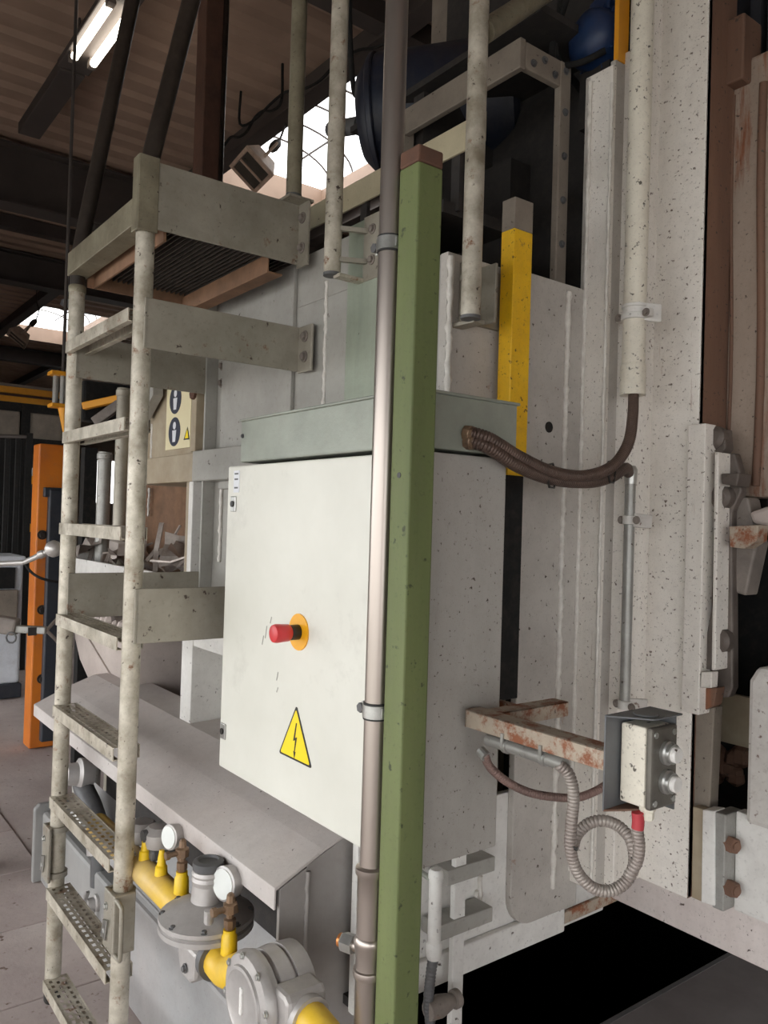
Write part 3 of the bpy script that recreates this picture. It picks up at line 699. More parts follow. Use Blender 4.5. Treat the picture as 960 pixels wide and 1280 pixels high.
for k in range(8):
    an = k*math.pi/4+.2; bolt(p+V((math.cos(an)*.08, .006, math.sin(an)*.08)), (0, -1, 0), .005, fil, ZINC)
YG2 = p.y+.07
pe = V((p.x+.075, YG2, p.z+.008))
M().prism([(pe.x-.02, YG2-.042, pe.z-.045), (pe.x+.04, YG2-.042, pe.z-.045), (pe.x+.04, YG2-.042, pe.z+.035), (pe.x+.028, YG2-.042, pe.z+.045), (pe.x-.02, YG2-.042, pe.z+.045)], (0, .084, 0)).make('filter_outlet', CASTG, fil, bevel=.009)
M().lathe((pe.x+.036, YG2, pe.z), (1, 0, 0), [(0, .04), (.016, .04)], 20).make('outlet_flange', CASTG, fil, smooth=30)
M().tube(smoothpath([(pe.x+.04, YG2, pe.z), (pe.x+.08, YG2, pe.z-.004), (pe.x+.115, YG2+.005, pe.z-.02), (pe.x+.135, YG2+.01, pe.z-.06), (pe.x+.137, YG2+.01, pe.z-.15), (pe.x+.137, YG2+.01, pe.z-.4), (pe.x+.137, YG2+.01, .004)], 6), .033, 18).make('outlet_elbow', GASY, gas, smooth=50)
# pipework in the dark under the far part of the hood
pv = thing('valve_block', 'dark grey round valve and pipe bend under the hood behind the ladder', 'valve', PY(110, 985, 1.02))
q = PY(105, 968, 1.0)
M().lathe(q+V((0, .03, 0)), (0, -1, .1), [(0, .05), (.04, .06), (.05, .06), (.06, .045), (.1, .04), (.105, .03)], 20).make('valve_body', CASTG, pv, smooth=35)
M().tube(smoothpath([q+V((-.1, .02, -.02)), q+V((0, 0, -.05)), q+V((.12, 0, -.1)), q+V((.22, .0, -.18)), q+V((.24, .0, -.34))]), .038, 14).make('pipe_bend', CASTD, pv, smooth=50)
M().lathe(q+V((.22, 0, -.2)), (.3, 0, -1), [(0, .05), (.03, .05)], 16).make('union_nut', CASTG, pv, smooth=30)
M().tube(smoothpath([q+V((-.05, -.02, -.02)), q+V((-.02, -.02, -.14)), q+V((.08, -.02, -.17))]), .012, 8).make('hand_lever', ZINC, pv, smooth=50)
M().cyl(q+V((.0, 0, -.05)), (q.x, q.y, zb1+.015), .02, n=12).make('support', CASTD, pv)
q = PY(122, 1128, YB-.0)
vd = thing('drain_valve', 'small grey drain valve on the front of the plinth between the ladder rails', 'valve', q+V((0, -.02, -.06)))
M().lathe(q+V((0, .002, 0)), (0, -1, 0), [(0, .03), (.012, .03), (.016, .022), (.04, .022)], 14).make('valve_flange', CASTG, vd, smooth=30)
M().cyl(q+V((0, -.025, .0)), q+V((.02, -.025, -.06)), .012, n=10).make('spout', CASTG, vd, smooth=40)
M().bar(q+V((-.02, -.042, .0)), q+V((.03, -.045, .06)), .012, .008).make('lever', ZINC, vd)

# ================================================================== ELECTRICAL CABINET
cxl, cxr, cyf, cyb, cz0, cz1 = -1.925, -1.152, .945, 1.185, .953, 1.738
cab = thing('control_cabinet', 'pale grey steel control cabinet with red stop button and lightning warning sign', 'cabinet', ((cxl+cxr)/2, 1.06, cz0))
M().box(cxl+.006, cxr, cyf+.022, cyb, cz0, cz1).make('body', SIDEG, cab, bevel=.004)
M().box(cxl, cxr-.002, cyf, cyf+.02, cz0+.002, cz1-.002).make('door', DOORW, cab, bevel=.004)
cdoor = bpy.data.objects['door']
for px, py in ((293, 630), (280, 914)):
    p = PY(px, py, cyf)
    lk = M().box(p.x-.016, p.x+.012, cyf-.004, cyf, p.z-.02, p.z+.02).make('door_lock', ZINC, cdoor, bevel=.002)
    M().lathe(p+V((-.003, -.004, 0)), (0, -1, 0), [(0, .008), (.003, .008)], 12).make('keyhole', SIGNK, cdoor)
p = PY(296, 601, cyf)
M().box(p.x-.015, p.x+.016, cyf-.0015, cyf, p.z-.03, p.z+.026).make('type_label', SIGNW, cdoor)
for dz in (-.018, .004, .018): M().box(p.x-.009, p.x+.01, cyf-.0022, cyf-.0015, p.z+dz-.002, p.z+dz+.002).make('label_print', CASTD, cdoor)
# stop button
p = PY(374, 790, cyf)
M().lathe(p, (0, -1, 0), [(0, .041), (.003, .041)], 36).make('stop_disc', ORDISC, cdoor, smooth=30)
M().lathe(p+V((0, -.003, 0)), (0, -1, 0), [(0, .017), (.022, .017)], 20).make('stop_collar', SIGNK, cdoor, smooth=30)
M().lathe(p+V((0, -.025, 0)), (0, -1, 0), [(0, .016), (.004, .019), (.035, .021), (.041, .019), (.043, .014)], 24).make('stop_button', REDB, cdoor, smooth=40)
# warning sign
def tri(c, s, y, t, m, nm, rnd=.012):
    pts = [];
    for k in range(3):
        an = math.pi/2+k*2*math.pi/3; ct = V((math.cos(an), 0, math.sin(an)))*(s/math.sqrt(3)-rnd*2)
        for j in range(5):
            a2 = an-math.pi/3+j*math.pi/6; pts.append(V((c.x, y, c.z))+ct+V((math.cos(a2), 0, math.sin(a2)))*rnd)
    return M().prism(pts, (0, -t, 0)).make(nm, m, cdoor)
a = PY(371, 882, cyf); b = PY(350, 939, cyf); d = PY(389, 962, cyf)
tc_ = V(((b.x+d.x)/2, cyf, a.z-(a.z-(b.z+d.z)/2)*.667)); sd = .142
tri(tc_, sd, cyf, .0012, SIGNK, 'warning_sign', .004)
tri(tc_, sd*.89, cyf-.0012, .0005, SIGNY, 'sign_field', .003)
bl = [(.005, .042), (-.008, .005), (.0, .007), (-.004, -.018), (-.0085, -.016), (-.002, -.034), (.006, -.018), (.001, -.019), (.0075, .013), (-.001, .011), (.008, .042)]
bl = [(.002, .045), (-.008, .003), (.0005, .006), (-.003, -.02), (-.006, -.019), (-.001, -.036), (.004, -.019), (.0005, -.02), (.008, .014), (-.0005, .011), (.006, .045)]
bz = tc_.z-.002
M().prism([(tc_.x+x, cyf-.0017, bz+z) for x, z in bl], (0, -.0005, 0)).make('lightning_bolt', SIGNK, cdoor)
# scuffs
for px, py, l in ((332, 790, .03), (328, 800, .022), (338, 775, .016), (346, 845, .02), (346, 862, .012)):
    p = PY(px, py, cyf); M().bar(p+V((0, -.0004, -l/2)), p+V((.006, -.0004, l/2)), .003, .0008, up=(0, 1, 0)).make('scuff', mat('scuff_mark', (168, 164, 156), (150, 146, 138), bump=0), cdoor)

# cable duct above the cabinet
dz1 = PY(463, 497, cyf).z; 
duct = thing('cable_duct', 'galvanised sheet steel cable duct lying on top of the control cabinet', 'cable duct', ((cxl+cxr)/2, 1.08, cz1))
M().box(PY(300, 550, cyf).x, cxr+.002, cyf+.002, 1.21, cz1+.006, dz1).make('duct_body', GALVH, duct, bevel=.004)
M().box(PY(300, 550, cyf).x-.004, cxr+.006, cyf-.002, 1.214, dz1-.002, dz1+.004).make('duct_lid', GALVH, duct, bevel=.0015)
bolt(V((PY(303, 545, cyf).x, cyf+.001, PY(303, 545, cyf).z)), (0, -1, 0), .004, duct, CASTD, 'rivet')

# ================================================================== GREEN POST + STEEL POLE + YELLOW POST
gp = AT(524, 178, 1.36)
gw, gd = .0525, .056
post = thing('green_post', 'green painted square steel post with rusty top in front of the cabinet', 'post', (gp.x-gw/2, gp.y+gd/2, 0))
pz_ = gp.z
M().box(gp.x-gw, gp.x, gp.y, gp.y+gd, 0, pz_-.03).make('post_tube', GREENP, post, bevel=.004)
M().box(gp.x-gw, gp.x, gp.y, gp.y+gd, pz_-.03, pz_).make('post_cap', RUSTCAP, post, bevel=.004)
h = PX(0, 0, 1) if False else PY(499, 594, gp.y)
M().lathe(h+V((0, .001, 0)), (0, -1, 0), [(0, .005), (.002, .005)], 12).make('drill_hole', SIGNK, post)
M().box(gp.x-gw-.04, gp.x+.04, gp.y-.04, gp.y+gd+.04, 0, .012).make('foot_plate', GREENP, post, bevel=.002)

plx, ply, plr = None, gp.y+.004, .0205
q = PY(470, 700, ply); plx = gp.x-gw-plr-.006
pole = thing('steel_pole', 'round stainless steel pole clamped to the left of the green post', 'pipe', (plx, ply, 0))
zA = PY(462, 1085, ply).z; zB = PY(455, 1215, ply).z
M().cyl((plx, ply, zA), (plx, ply, ZC-.02), plr, n=28).make('pole_tube', STAIN, pole, smooth=40)
M().lathe((plx, ply, zB), (0, 0, 1), [(0, plr*1.28), (.006, plr*1.34), (.012, plr*1.28), (.014, plr*1.12), (.03, plr*1.1), (.055, plr*1.28), (.062, plr*1.33), (.068, plr*1.2), (.07, plr*1.12), (zA-zB-.05, plr*1.12), (zA-zB-.045, plr*1.15), (zA-zB-.012, plr*1.16), (zA-zB-.006, plr*1.34), (zA-zB+.004, plr*1.34), (zA-zB+.008, plr*1.05)], 28).make('press_fitting', STAIN, pole, smooth=35)
M().cyl((plx, ply, 0), (plx, ply, zB+.004), plr*1.08, n=28).make('lower_tube', STAIN, pole, smooth=40)
nz = PY(440, 1172, ply).z
M().cyl((plx, ply, nz), (plx-.036, ply-.014, nz), .011, n=14).make('branch', STAIN, pole, smooth=40)
M().lathe((plx-.028, ply-.011, nz), (-1, -.38, 0), [(0, .017), (.022, .017), (.026, .014)], 6).make('branch_nut', ZINC, pole, smooth=20)
M().lathe((plx-.052, ply-.02, nz), (-1, -.38, 0), [(-.004, .012), (.006, .012), (.006, .006), (.0, .006)], 16).make('brass_plug', COPPER, pole, smooth=30)
for py in (314, 888):
    z = PY(470, py, ply).z
    cl_ = M().lathe((plx, ply, z-.012), (0, 0, 1), [(0, plr+.001), (.001, plr+.0035), (.023, plr+.0035), (.024, plr+.001)], 28).make('pipe_clamp', ZINC, pole, smooth=35)
    M().lathe((plx, ply, z-.015), (0, 0, 1), [(0, plr+.0005), (.0005, plr+.0022), (.0295, plr+.0022), (.03, plr+.0005)], 28).make('rubber_liner', BLACKR, cl_, smooth=35)
    M().box(plx-plr-.016, plx-plr+.002, ply-.006, ply+.012, z-.011, z+.011).make('clamp_ear', ZINC, cl_, bevel=.002)
    M().lathe((plx-plr-.01, ply-.014, z), (0, 1, 0), [(0, .009), (.006, .009), (.007, .005), (.03, .005)], 6).make('clamp_screw', CASTD, cl_)
    M().box(plx+plr, gp.x-gw, ply-.006, ply+.006, z-.008, z+.008).make('clamp_stud', ZINC, cl_)

yb_ = PX(640, 500, XC+.045); xyy = XC+.045
yz1 = PX(652, 248, xyy).z; yzm = PX(640, 594, xyy).z
y0_ = PX(640, 400, xyy).y; y1_ = PX(663, 400, xyy).y
yp = thing('yellow_post', 'upright flat steel post painted yellow, above a black bar standing in for the dark slot, beside the end wall', 'post', (xyy, (y0_+y1_)/2, 1.2))
M().box(XC+.002, xyy, y0_, y1_, yzm, yz1-.075).make('yellow_section', YELP, yp, bevel=.002)
M().box(XC+.002, xyy, y0_, y1_, yz1-.075, yz1).make('bare_tip', FRAMED, yp, bevel=.002)
M().box(XC+.002, xyy-.002, PX(622, 700, xyy).y, y1_-.006, 1.19, yzm).make('slot_shade_bar', BLKP, yp, bevel=.002)  # black bar drawn in place of the shaded slot

# ================================================================== LADDER AND PLATFORM
LY = .75
XN, XFAR = -2.055, -2.645
RR = .0245
lad = thing('ladder', 'galvanised tube ladder with perforated treads leading up to the platform', 'ladder', ((XN+XFAR)/2, LY, 0))
for x, tp in ((XN, PX(243, -15, XN-.0)), (XFAR, PX(169, -15, XFAR))):
    zk = 2.5 if x == XN else 2.42
    rail = M().cyl((x, LY, .1), (x, LY, zk-.1), RR, n=20).make('rail', RAIL, lad, smooth=40)
    d = (tp-V((x, LY, zk))); top = tp+d*.25
    M().tube(smoothpath([(x, LY, zk-.1), (x, LY, zk-.05), V((x, LY, zk))+d*.05, V((x, LY, zk))+d*.5, top], 5), RR*.98, 18).make('upper_rail', DARKT, rail, smooth=50)  # brown-black colour includes the backlit darkening
    M().lathe((x, LY, zk-.115), (0, 0, 1), [(0, RR*1.04), (.004, RR*1.1), (.02, RR*1.1), (.024, RR)], 20).make('rail_sleeve', RAILT, rail, smooth=40)
    M().lathe((x, LY, .06), (0, 0, 1), [(0, RR*.9), (.008, RR*1.05), (.04, RR*1.05)], 16).make('rail_foot', BLACKR, rail, smooth=40)
tz = [2.14-.2855*k for k in range(8)]
def tread_mesh(z):
    m = M(); x0, x1 = XFAR+RR*.6, XN-RR*.6; y0, y1 = LY-.031, LY+.035; h = .034
    nx = 37; ny = 7
    gx = [x0+(x1-x0)*i/nx for i in range(nx+1)]; gy = [y0+(y1-y0)*j/ny for j in range(ny+1)]
    vs = [(x, y, z) for y in gy for x in gx]; fs = []
    for j in range(ny):
        for i in range(nx):
            if (j in (1, 5) and i % 2 == 1) or (j == 3 and i % 2 == 0 and 0 < i < nx-1): continue
            a = j*(nx+1)+i; fs.append((a, a+1, a+nx+2, a+nx+1))
    m.add(vs, fs)
    m.box(x0, x1, y0-.003, y0, z-h, z+.001).box(x0, x1, y1, y1+.003, z-h, z+.001)
    m.box(x0, x1, y0, y0+.014, z-h, z-h+.003).box(x0, x1, y1-.014, y1, z-h, z-h+.003)
    return m
t0 = tread_mesh(tz[0]).make('tread', RAIL, lad)
for z in tz[1:]: inst(t0, ORG[t0.name]+V((0, 0, z-tz[0])), lad)
# folding joint on both rails
for x, zz in ((XN, (PY(165, 1122, LY).z, PY(165, 1200, LY).z)), (XFAR, (PY(82, 1040, LY).z, PY(82, 1112, LY).z))):
    z1, z0 = zz
    hg = M().box(x-.034, x+.034, LY-.037, LY-.027, z0, z1).box(x-.034, x-.028, LY-.037, LY+.02, z0, z1).make('fold_joint', BRKT, lad, bevel=.004)
    for zc in (z0+.015, z1-.012):
        M().lathe((x, LY, zc-.009), (0, 0, 1), [(0, RR+.003), (.001, RR+.008), (.017, RR+.008), (.018, RR+.003)], 20).make('joint_clamp', BRKT, hg, smooth=35)
        bolt((x-.012, LY-.037, zc+(.03 if zc == z0+.015 else -.03)), (0, -1, 0), .007, hg)
    for k in range(3):
        M().tube([(x-.03+k*.012, LY-.041, z0+.025), (x-.012+k*.012, LY-.043, z0+.075+k*.004)], .003, 6).make('spring_rod', ZINC, hg, smooth=60)
    if x == XN:
        M().box(x+.03, x+.042, LY-.036, LY+.02, z0, z1).make('handle_plate', BRKT, hg, bevel=.003)
        M().tube(smoothpath([(x+.03, LY-.03, z1-.01), (x+.07, LY-.03, z1-.012), (x+.08, LY-.03, z1-.03), (x+.08, LY-.03, z0+.02), (x+.07, LY-.03, z0+.004), (x+.03, LY-.03, z0+.002)], 5), .006, 8).make('handle', BRKT, hg, smooth=60)
# wall brackets of the ladder
def bracket(x, z0, z1, yend, flange=True):
    w = M().box(x+RR-.004, x+RR+.004, LY-.005, yend, z0, z1).make('wall_bracket', BRKT, lad, bevel=.002)
    M().box(x-RR-.008, x+RR+.004, LY-.0, LY+.005, z0, z1).make('bracket_tab', BRKT, w, bevel=.002)
    if flange:
        M().box(x+RR, x+RR+.075, yend-.008, yend, z0-.005, z1+.0).make('bracket_flange', BRKT, w, bevel=.002)
        for dz in (.3, .75): bolt((x+RR+.04, yend-.008, z0+(z1-z0)*dz), (0, -1, 0), .011, w, DIRTYM)
    return w
bracket(XN, PX(260, 512, XN).z-.0 if False else 2.035, 2.165, 1.214)
bracket(XN, 1.27, 1.412, 1.18, False)
bracket(XFAR, PX(200, 487, XFAR).z+.0, PX(200, 438, XFAR).z, 1.24)
bracket(XFAR, 1.27, 1.412, 1.34, False)
# platform
pl = thing('access_platform', 'galvanised access platform with grating deck at the top of the ladder', 'platform', ((XN+XFAR)/2, 1.0, 2.35))
pz0, pz1 = PX(350, 328, XN).z, PX(187, 203, XN).z
pzA = PX(187, 285, XN).z
zz0, zz1 = 2.345, 2.52
M().box(XN+RR+.0, XN+RR+.008, LY-.01, 1.2, zz0, zz1).make('side_beam', BRKT, pl, bevel=.002)
M().box(XN+RR, XN+RR+.06, 1.192, 1.2, zz0-.01, zz1).make('beam_flange', BRKT, pl, bevel=.002)
for dz in (.25, .75): bolt((XN+RR+.03, 1.192, zz0+(zz1-zz0)*dz), (0, -1, 0), .011, pl, DIRTYM)
M().box(XN-.012, XN+RR+.008, LY-.034, LY-.028, zz0-.01, zz1+.01).box(XN+RR+.002, XN+RR+.01, LY-.034, LY+.02, zz0-.01, zz1+.01).make('corner_angle', RAILT, pl, bevel=.002)
M().box(XFAR-.01, XN, LY-.03, LY-.022, 2.36, 2.43).box(XFAR-.01, XN, LY-.03, LY+.03, 2.357, 2.364).make('front_beam', RAILT, pl, bevel=.002)
M().box(XFAR-.004, XFAR+.004, LY+.03, 1.2, 2.33, 2.45).make('far_beam', RUSTA, pl, bevel=.002)
M().box(XFAR, XN, LY+.05, LY+.058, 2.33, 2.4).make('inner_beam', RUSTA, pl, bevel=.002)
ay = PX(330, 322, XN+.0).y
M().box(XFAR, XN+.02, 1.10, 1.106, 2.31, 2.36).box(XFAR, XN+.02, 1.10, 1.15, 2.306, 2.312).make('rear_angle', RUSTA, pl, bevel=.002)
for k in range(26):
    y = LY+.06+k*.0165
    if k == 0: g0 = M().box(XFAR, XN+.01, y, y+.004, 2.365, 2.395).make('grating_bar', GRATE, pl)
    else: inst(g0, ORG[g0.name]+V((0, k*.0165, 0)), pl)
M().box(XFAR, XN+.01, LY+.06, 1.2, 2.396, 2.40).make('deck_sheet', GRATE, pl)

# ================================================================== CONDUITS AND HOSES ON THE COLUMN
CXP = -1.235
cp = PX(797, 250, CXP)                                   # big conduit axis
cnd = thing('large_conduit', 'thick pale speckled conduit pipe strapped upright to the corner column', 'pipe', (CXP, cp.y, PX(790, 495, CXP).z))
cr = .0285; zE = PX(790, 494, CXP).z; zS = PX(790, 385, CXP).z
cy = cp.y
M().cyl((CXP, cy, zE+.01), (CXP, cy, 4.3), cr, n=24).make('conduit_tube', BOXW, cnd, smooth=40)
M().lathe((CXP, cy, zE), (0, 0, 1), [(0, cr*1.12), (.07, cr*1.12), (.075, cr*1.06), (.08, cr)], 24).make('end_collar', BOXW, cnd, smooth=40)
sc_ = M().lathe((CXP, cy, zS-.03), (0, 0, 1), [(0, cr+.001), (.002, cr+.005), (.014, cr+.005), (.016, cr+.001), (.03, cr+.001), (.032, cr+.004), (.038, cr+.004), (.04, cr)], 24).make('strap', GREYW, cnd, smooth=40)
M().bar((CXP+cr-.004, cy+.002, zS-.012), (CXP+cr+.016, cy+.045, zS-.012), .012, .045).make('strap_foot', GREYW, sc_, bevel=.003)
for dx in (-1, 1): bolt((CXP+dx*(cr+.012), cy-.01, zS-.018), (0, -1, 0), .007, sc_, DIRTYM)
M().bar((CXP-cr-.022, cy, zS-.018), (CXP+cr+.022, cy, zS-.018), .016, .02).make('strap_lug', GREYW, sc_, bevel=.002)
# small conduit below
SX = -1.25
sp = PX(785, 720, SX); sr = .0135
smc = thing('small_conduit', 'thin grey conduit tube clamped to the lower corner column', 'pipe', (SX, sp.y, PX(784, 890, SX).z))
z1 = PX(786, 590, SX).z; z0 = PX(784, 885, SX).z
M().cyl((SX, sp.y, z0), (SX, sp.y, z1), sr, n=18).make('conduit_tube', CONDG, smc, smooth=40)
M().lathe((SX, sp.y, z1-.03), (0, 0, 1), [(0, sr*1.1), (.03, sr*1.25), (.036, sr*1.3), (.046, sr*.9)], 16).make('end_gland', ZINC, smc, smooth=40)
for py in (650, 880):
    z = PX(785, py, SX).z
    k = M().lathe((SX, sp.y, z-.011), (0, 0, 1), [(0, sr+.001), (.001, sr+.004), (.021, sr+.004), (.022, sr+.001)], 18).make('tube_clamp', GREYW, smc, smooth=40)
    M().bar((SX+.01, sp.y, z), (SX+.03, sp.y+.05, z-.003), .01, .035).make('clamp_foot', REFR, k, bevel=.003)
    bolt((SX+.03, sp.y-.012, z), (0, -1, 0), .007, k, DIRTYM)
    bolt((SX-.02, sp.y-.006, z), (0, -1, 0), .007, k, DIRTYM)

def run(pts, d0, d1):
    n = len(pts)-1; out = []
    da = DEP(PX(650, 575, cxr+.03))
    for i, (x, y) in enumerate(pts):
        if x < 655 and i < 4: out.append(PX(x, y, cxr+(.012 if i == 0 else .032)))
        else: t = (i-2)/(n-2); out.append(AT(x, y, da+(d1-da)*t))
    return out
D0 = DEP(PX(590, 545, cxr+.01)); D1 = DEP((CXP, cy, zE)) - .0
P1 = [(587, 541), (612, 549), (650, 572), (690, 590), (730, 595), (765, 583), (785, 555), (791, 520), (792, 488)]
h1 = thing('flexible_hose', 'upper of two brown ribbed hoses hanging from the cable duct to the thick conduit', 'hose', run(P1, D0, D1)[4], 'brown hoses from the cable duct')
corrugated(run(P1, D0, D1), .0135, .0065, .14).make('hose_sleeve', HOSEB, h1, smooth=60)
P2 = [(588, 551), (612, 560), (648, 583), (690, 599), (735, 603), (765, 596), (782, 585), (786, 592)]
h2 = thing('flexible_hose', 'lower of two brown ribbed hoses hanging from the cable duct to the thin conduit', 'hose', run(P2, D0+.01, D1-.01)[4], 'brown hoses from the cable duct')
corrugated(run(P2, D0+.005, DEP((SX, sp.y, z1))), .0135, .0065, .14).make('hose_sleeve', HOSEB, h2, smooth=60)
for P, hh, dz in ((P1, h1, 0), (P2, h2, 0)):
    q = run(P, D0, D1)[0]; M().lathe(q-V((.012, .0, 0)), (1, .35, -.15), [(0, .016), (.012, .016), (.014, .0145), (.02, .0145)], 10).make('hose_gland', BRASS, hh, smooth=30)
for i in (3, 5):
    a = run(P1, D0, D1)[i]; b = run(P2, D0, D1)[i]; c_ = (a+b)/2
    M().tube([c_+V((.004, -.019, .021)), c_+V((.008, -.025, 0)), c_+V((.004, -.012, -.025)), c_+V((-.004, .012, -.025)), c_+V((-.006, .02, .0)), c_+V((-.004, .006, .026)), c_+V((.004, -.019, .021))], .0025, 6).make('cable_tie', SIGNK, h1)

# ================================================================== RUSTY BRACKET FRAME WITH JUNCTION BOX
YBm = 1.075
bx0 = PY(581, 900, YBm).x; bx1 = PY(757, 940, YBm).x
bz1 = PY(581, 886, YBm).z; bz0 = bz1-.034
brk = thing('rusty_support_frame', 'rusty beige angle-steel support frame holding the junction box', 'bracket', ((bx0+bx1)/2, YBm+.1, bz0))
M().box(bx0, bx1, YBm, YBm+.004, bz0, bz1).box(bx0, bx1, YBm, YBm+.04, bz1-.004, bz1).make('front_beam', RUSTB, brk, bevel=.0015)
M().box(bx0, bx0+.004, YBm, YBm+.04, bz0, bz1).make('end_cap', RUSTB, brk, bevel=.001)
xk = cxr+.07; yk1 = PX(711, 880, xk).y
M().box(xk-.004, xk, YBm+.005, yk1, bz0+.003, bz1-.001).box(xk-.04, xk, YBm+.005, yk1, bz1-.005, bz1-.001).make('cross_beam', RUSTB, brk, bevel=.0015)
M().box(XC+.0, xk-.004, yk1-.07, yk1-.055, bz0+.002, bz0+.016).make('wall_stub', RUSTB, brk)
# pipe stub clamped below the front beam
zq = bz0-.014
pa = PY(604, 940, YBm-.0); pb = PY(700, 962, YBm)
M().cyl((pa.x, YBm+.012, zq), (pb.x, YBm+.012, zq), .0115, n=16).make('cable_sleeve', CONDG, brk, smooth=40)
for px in (628, 676):
    x = PY(px, 945, YBm).x
    M().lathe((x-.006, YBm+.012, zq), (1, 0, 0), [(0, .012), (.001, .0145), (.011, .0145), (.012, .012)], 16).make('sleeve_clamp', ZINC, brk, smooth=40)
    M().box(x-.003, x+.003, YBm-.004, YBm, zq, bz0+.01).make('clamp_tab', ZINC, brk)
# junction box on its tray
jb = thing('junction_box', 'pale paint-speckled junction box with two round push buttons on its side', 'junction box', (bx1+.04, 1.09, PY(790, 1010, 1.09).z))
YJ = 1.09
jx0 = PY(775, 950, YJ).x; jx1 = PY(815, 950, YJ).x; jz1 = PY(795, 907, YJ).z; jz0 = PY(795, 1008, YJ).z
yj1 = PX(846, 950, jx1).y
M().box(jx0, jx1-.012, YJ, yj1, jz0, jz1).make('box_body', BOXW, jb, bevel=.004)
jl = M().box(jx1-.011, jx1, YJ-.001, yj1+.001, jz0-.001, jz1+.001).make('box_lid', BOXD, jb, bevel=.004)
jm = (YJ+yj1)/2
for k, z in enumerate((jz0+(jz1-jz0)*.68, jz0+(jz1-jz0)*.32)):
    bt = M().lathe((jx1, jm+.004, z), (1, 0, 0), [(0, .019), (.006, .019), (.008, .016), (.014, .016)], 20).make('button_ring', ZINC, jl, smooth=35)
    M().lathe((jx1+.012, jm+.004, z), (1, 0, 0), [(0, .0125), (.008, .0125), (.01, .011)], 20).make('push_button', GREYW, jb, smooth=35)
for y in (YJ+.009, yj1-.009):
    for z in (jz0+.01, jz1-.01): M().lathe((jx1, y, z), (1, 0, 0), [(0, .005), (.002, .005)], 10).make('lid_screw', ZINC, jl)
# tray
tx = jx0-.003
ty0 = PX(756, 950, tx).y
ztt = jz1+.014; ztb = jz0-.012
tr = M().box(tx-.003, tx, ty0, yj1+.02, ztb, ztt).make('tray_side', TRAYM, jb, bevel=.001)
M().prism([(tx, ty0, ztt-.003), (jx1-.004, YJ+.012, ztt-.003), (jx1-.004, yj1+.02, ztt-.003), (tx, yj1+.02, ztt-.003)], (0, 0, .003)).make('tray_top', TRAYM, jb, bevel=.001)
M().box(tx, jx1-.006, yj1+.003, yj1+.006, ztb, ztt).make('tray_back', TRAYM, jb)
M().prism([(tx, ty0, ztb), (tx+.03, YJ+.02, ztb), (tx+.03, yj1+.02, ztb), (tx, yj1+.02, ztb)], (0, 0, .003)).make('tray_bottom', RUSTFL, jb)
M().lathe(((jx0+jx1)/2, jm-.01, ztt), (0, 0, 1), [(0, .018), (.001, .02), (.003, .018)], 20).make('cover_disc', TRAYM, jb, smooth=40)
gx = PY(799, 1015, YJ).x; gy = YJ+.022
gl = M().lathe((gx, gy, jz0), (0, 0, -1), [(0, .013), (.008, .013), (.01, .011), (.022, .01), (.024, .008)], 6).make('cable_gland', BOXW, jb, smooth=25)
# hose with a coil from the clamped sleeve to the box
DJ = DEP((pb.x, YBm+.012, zq)); DG = DEP((gx, gy, jz0))
PL = [(698, 955), (711, 968), (717, 995), (714, 1030), (713, 1060), (722, 1090), (742, 1110), (765, 1113), (784, 1100), (793, 1078), (789, 1052), (775, 1034), (755, 1026), (735, 1030), (721, 1044), (716, 1060)]
n = len(PL)-1
pts = [AT(x, y, DJ+(.04 if i > 10 else .02)*i/n) for i, (x, y) in enumerate(PL)]
hl = thing('coiled_hose', 'grey ribbed hose looped in a coil below the junction box', 'hose', pts[7])
corrugated(pts, .0105, .0062, .16).make('hose_sleeve', HOSEG, hl, smooth=60)
PT = [(786, 1096), (797, 1075), (799, 1055), (797, 1040), (798, 1030), (798, 1016)]
pts = [AT(x, y, DG+.012-.012*i/5) for i, (x, y) in enumerate(PT)]
corrugated(pts, .0095, .0062, .16).make('hose_tail', HOSEG, hl, smooth=60)
M().tube([AT(797, 1036, DG), AT(798, 1026, DG), AT(797, 1015, DG)], .0098, 12).make('red_sleeve', REDTAPE, hl, smooth=60)
for px, py in ((716, 1058), (796, 1078)):
    q = AT(px, py, DJ+.01); M().tube([q+V((.0, -.014, .01)), q+V((.013, -.006, .0)), q+V((.0, .012, -.006)), q+V((-.013, .006, 0)), q+V((.0, -.014, .01))], .0025, 6).make('cable_tie', SIGNK, hl)
PB = [(606, 943), (612, 958), (632, 976), (660, 990), (690, 996), (720, 997), (742, 990), (760, 980)]
pts = [AT(x, y, DEP((pa.x, YBm+.012, zq))+.13*i/7) for i, (x, y) in enumerate(PB)]
hb = thing('sagging_hose', 'pinkish brown ribbed hose sagging behind the rusty support frame', 'hose', pts[4])
corrugated(pts, .0085, .0055, .16).make('hose_sleeve', HOSEP, hb, smooth=60)
M().cyl(pts[0]-V((.012, .0, -.004)), pts[0]+V((.004, 0, -.004)), .0105, n=12).make('hose_ferrule', ZINC, hb)

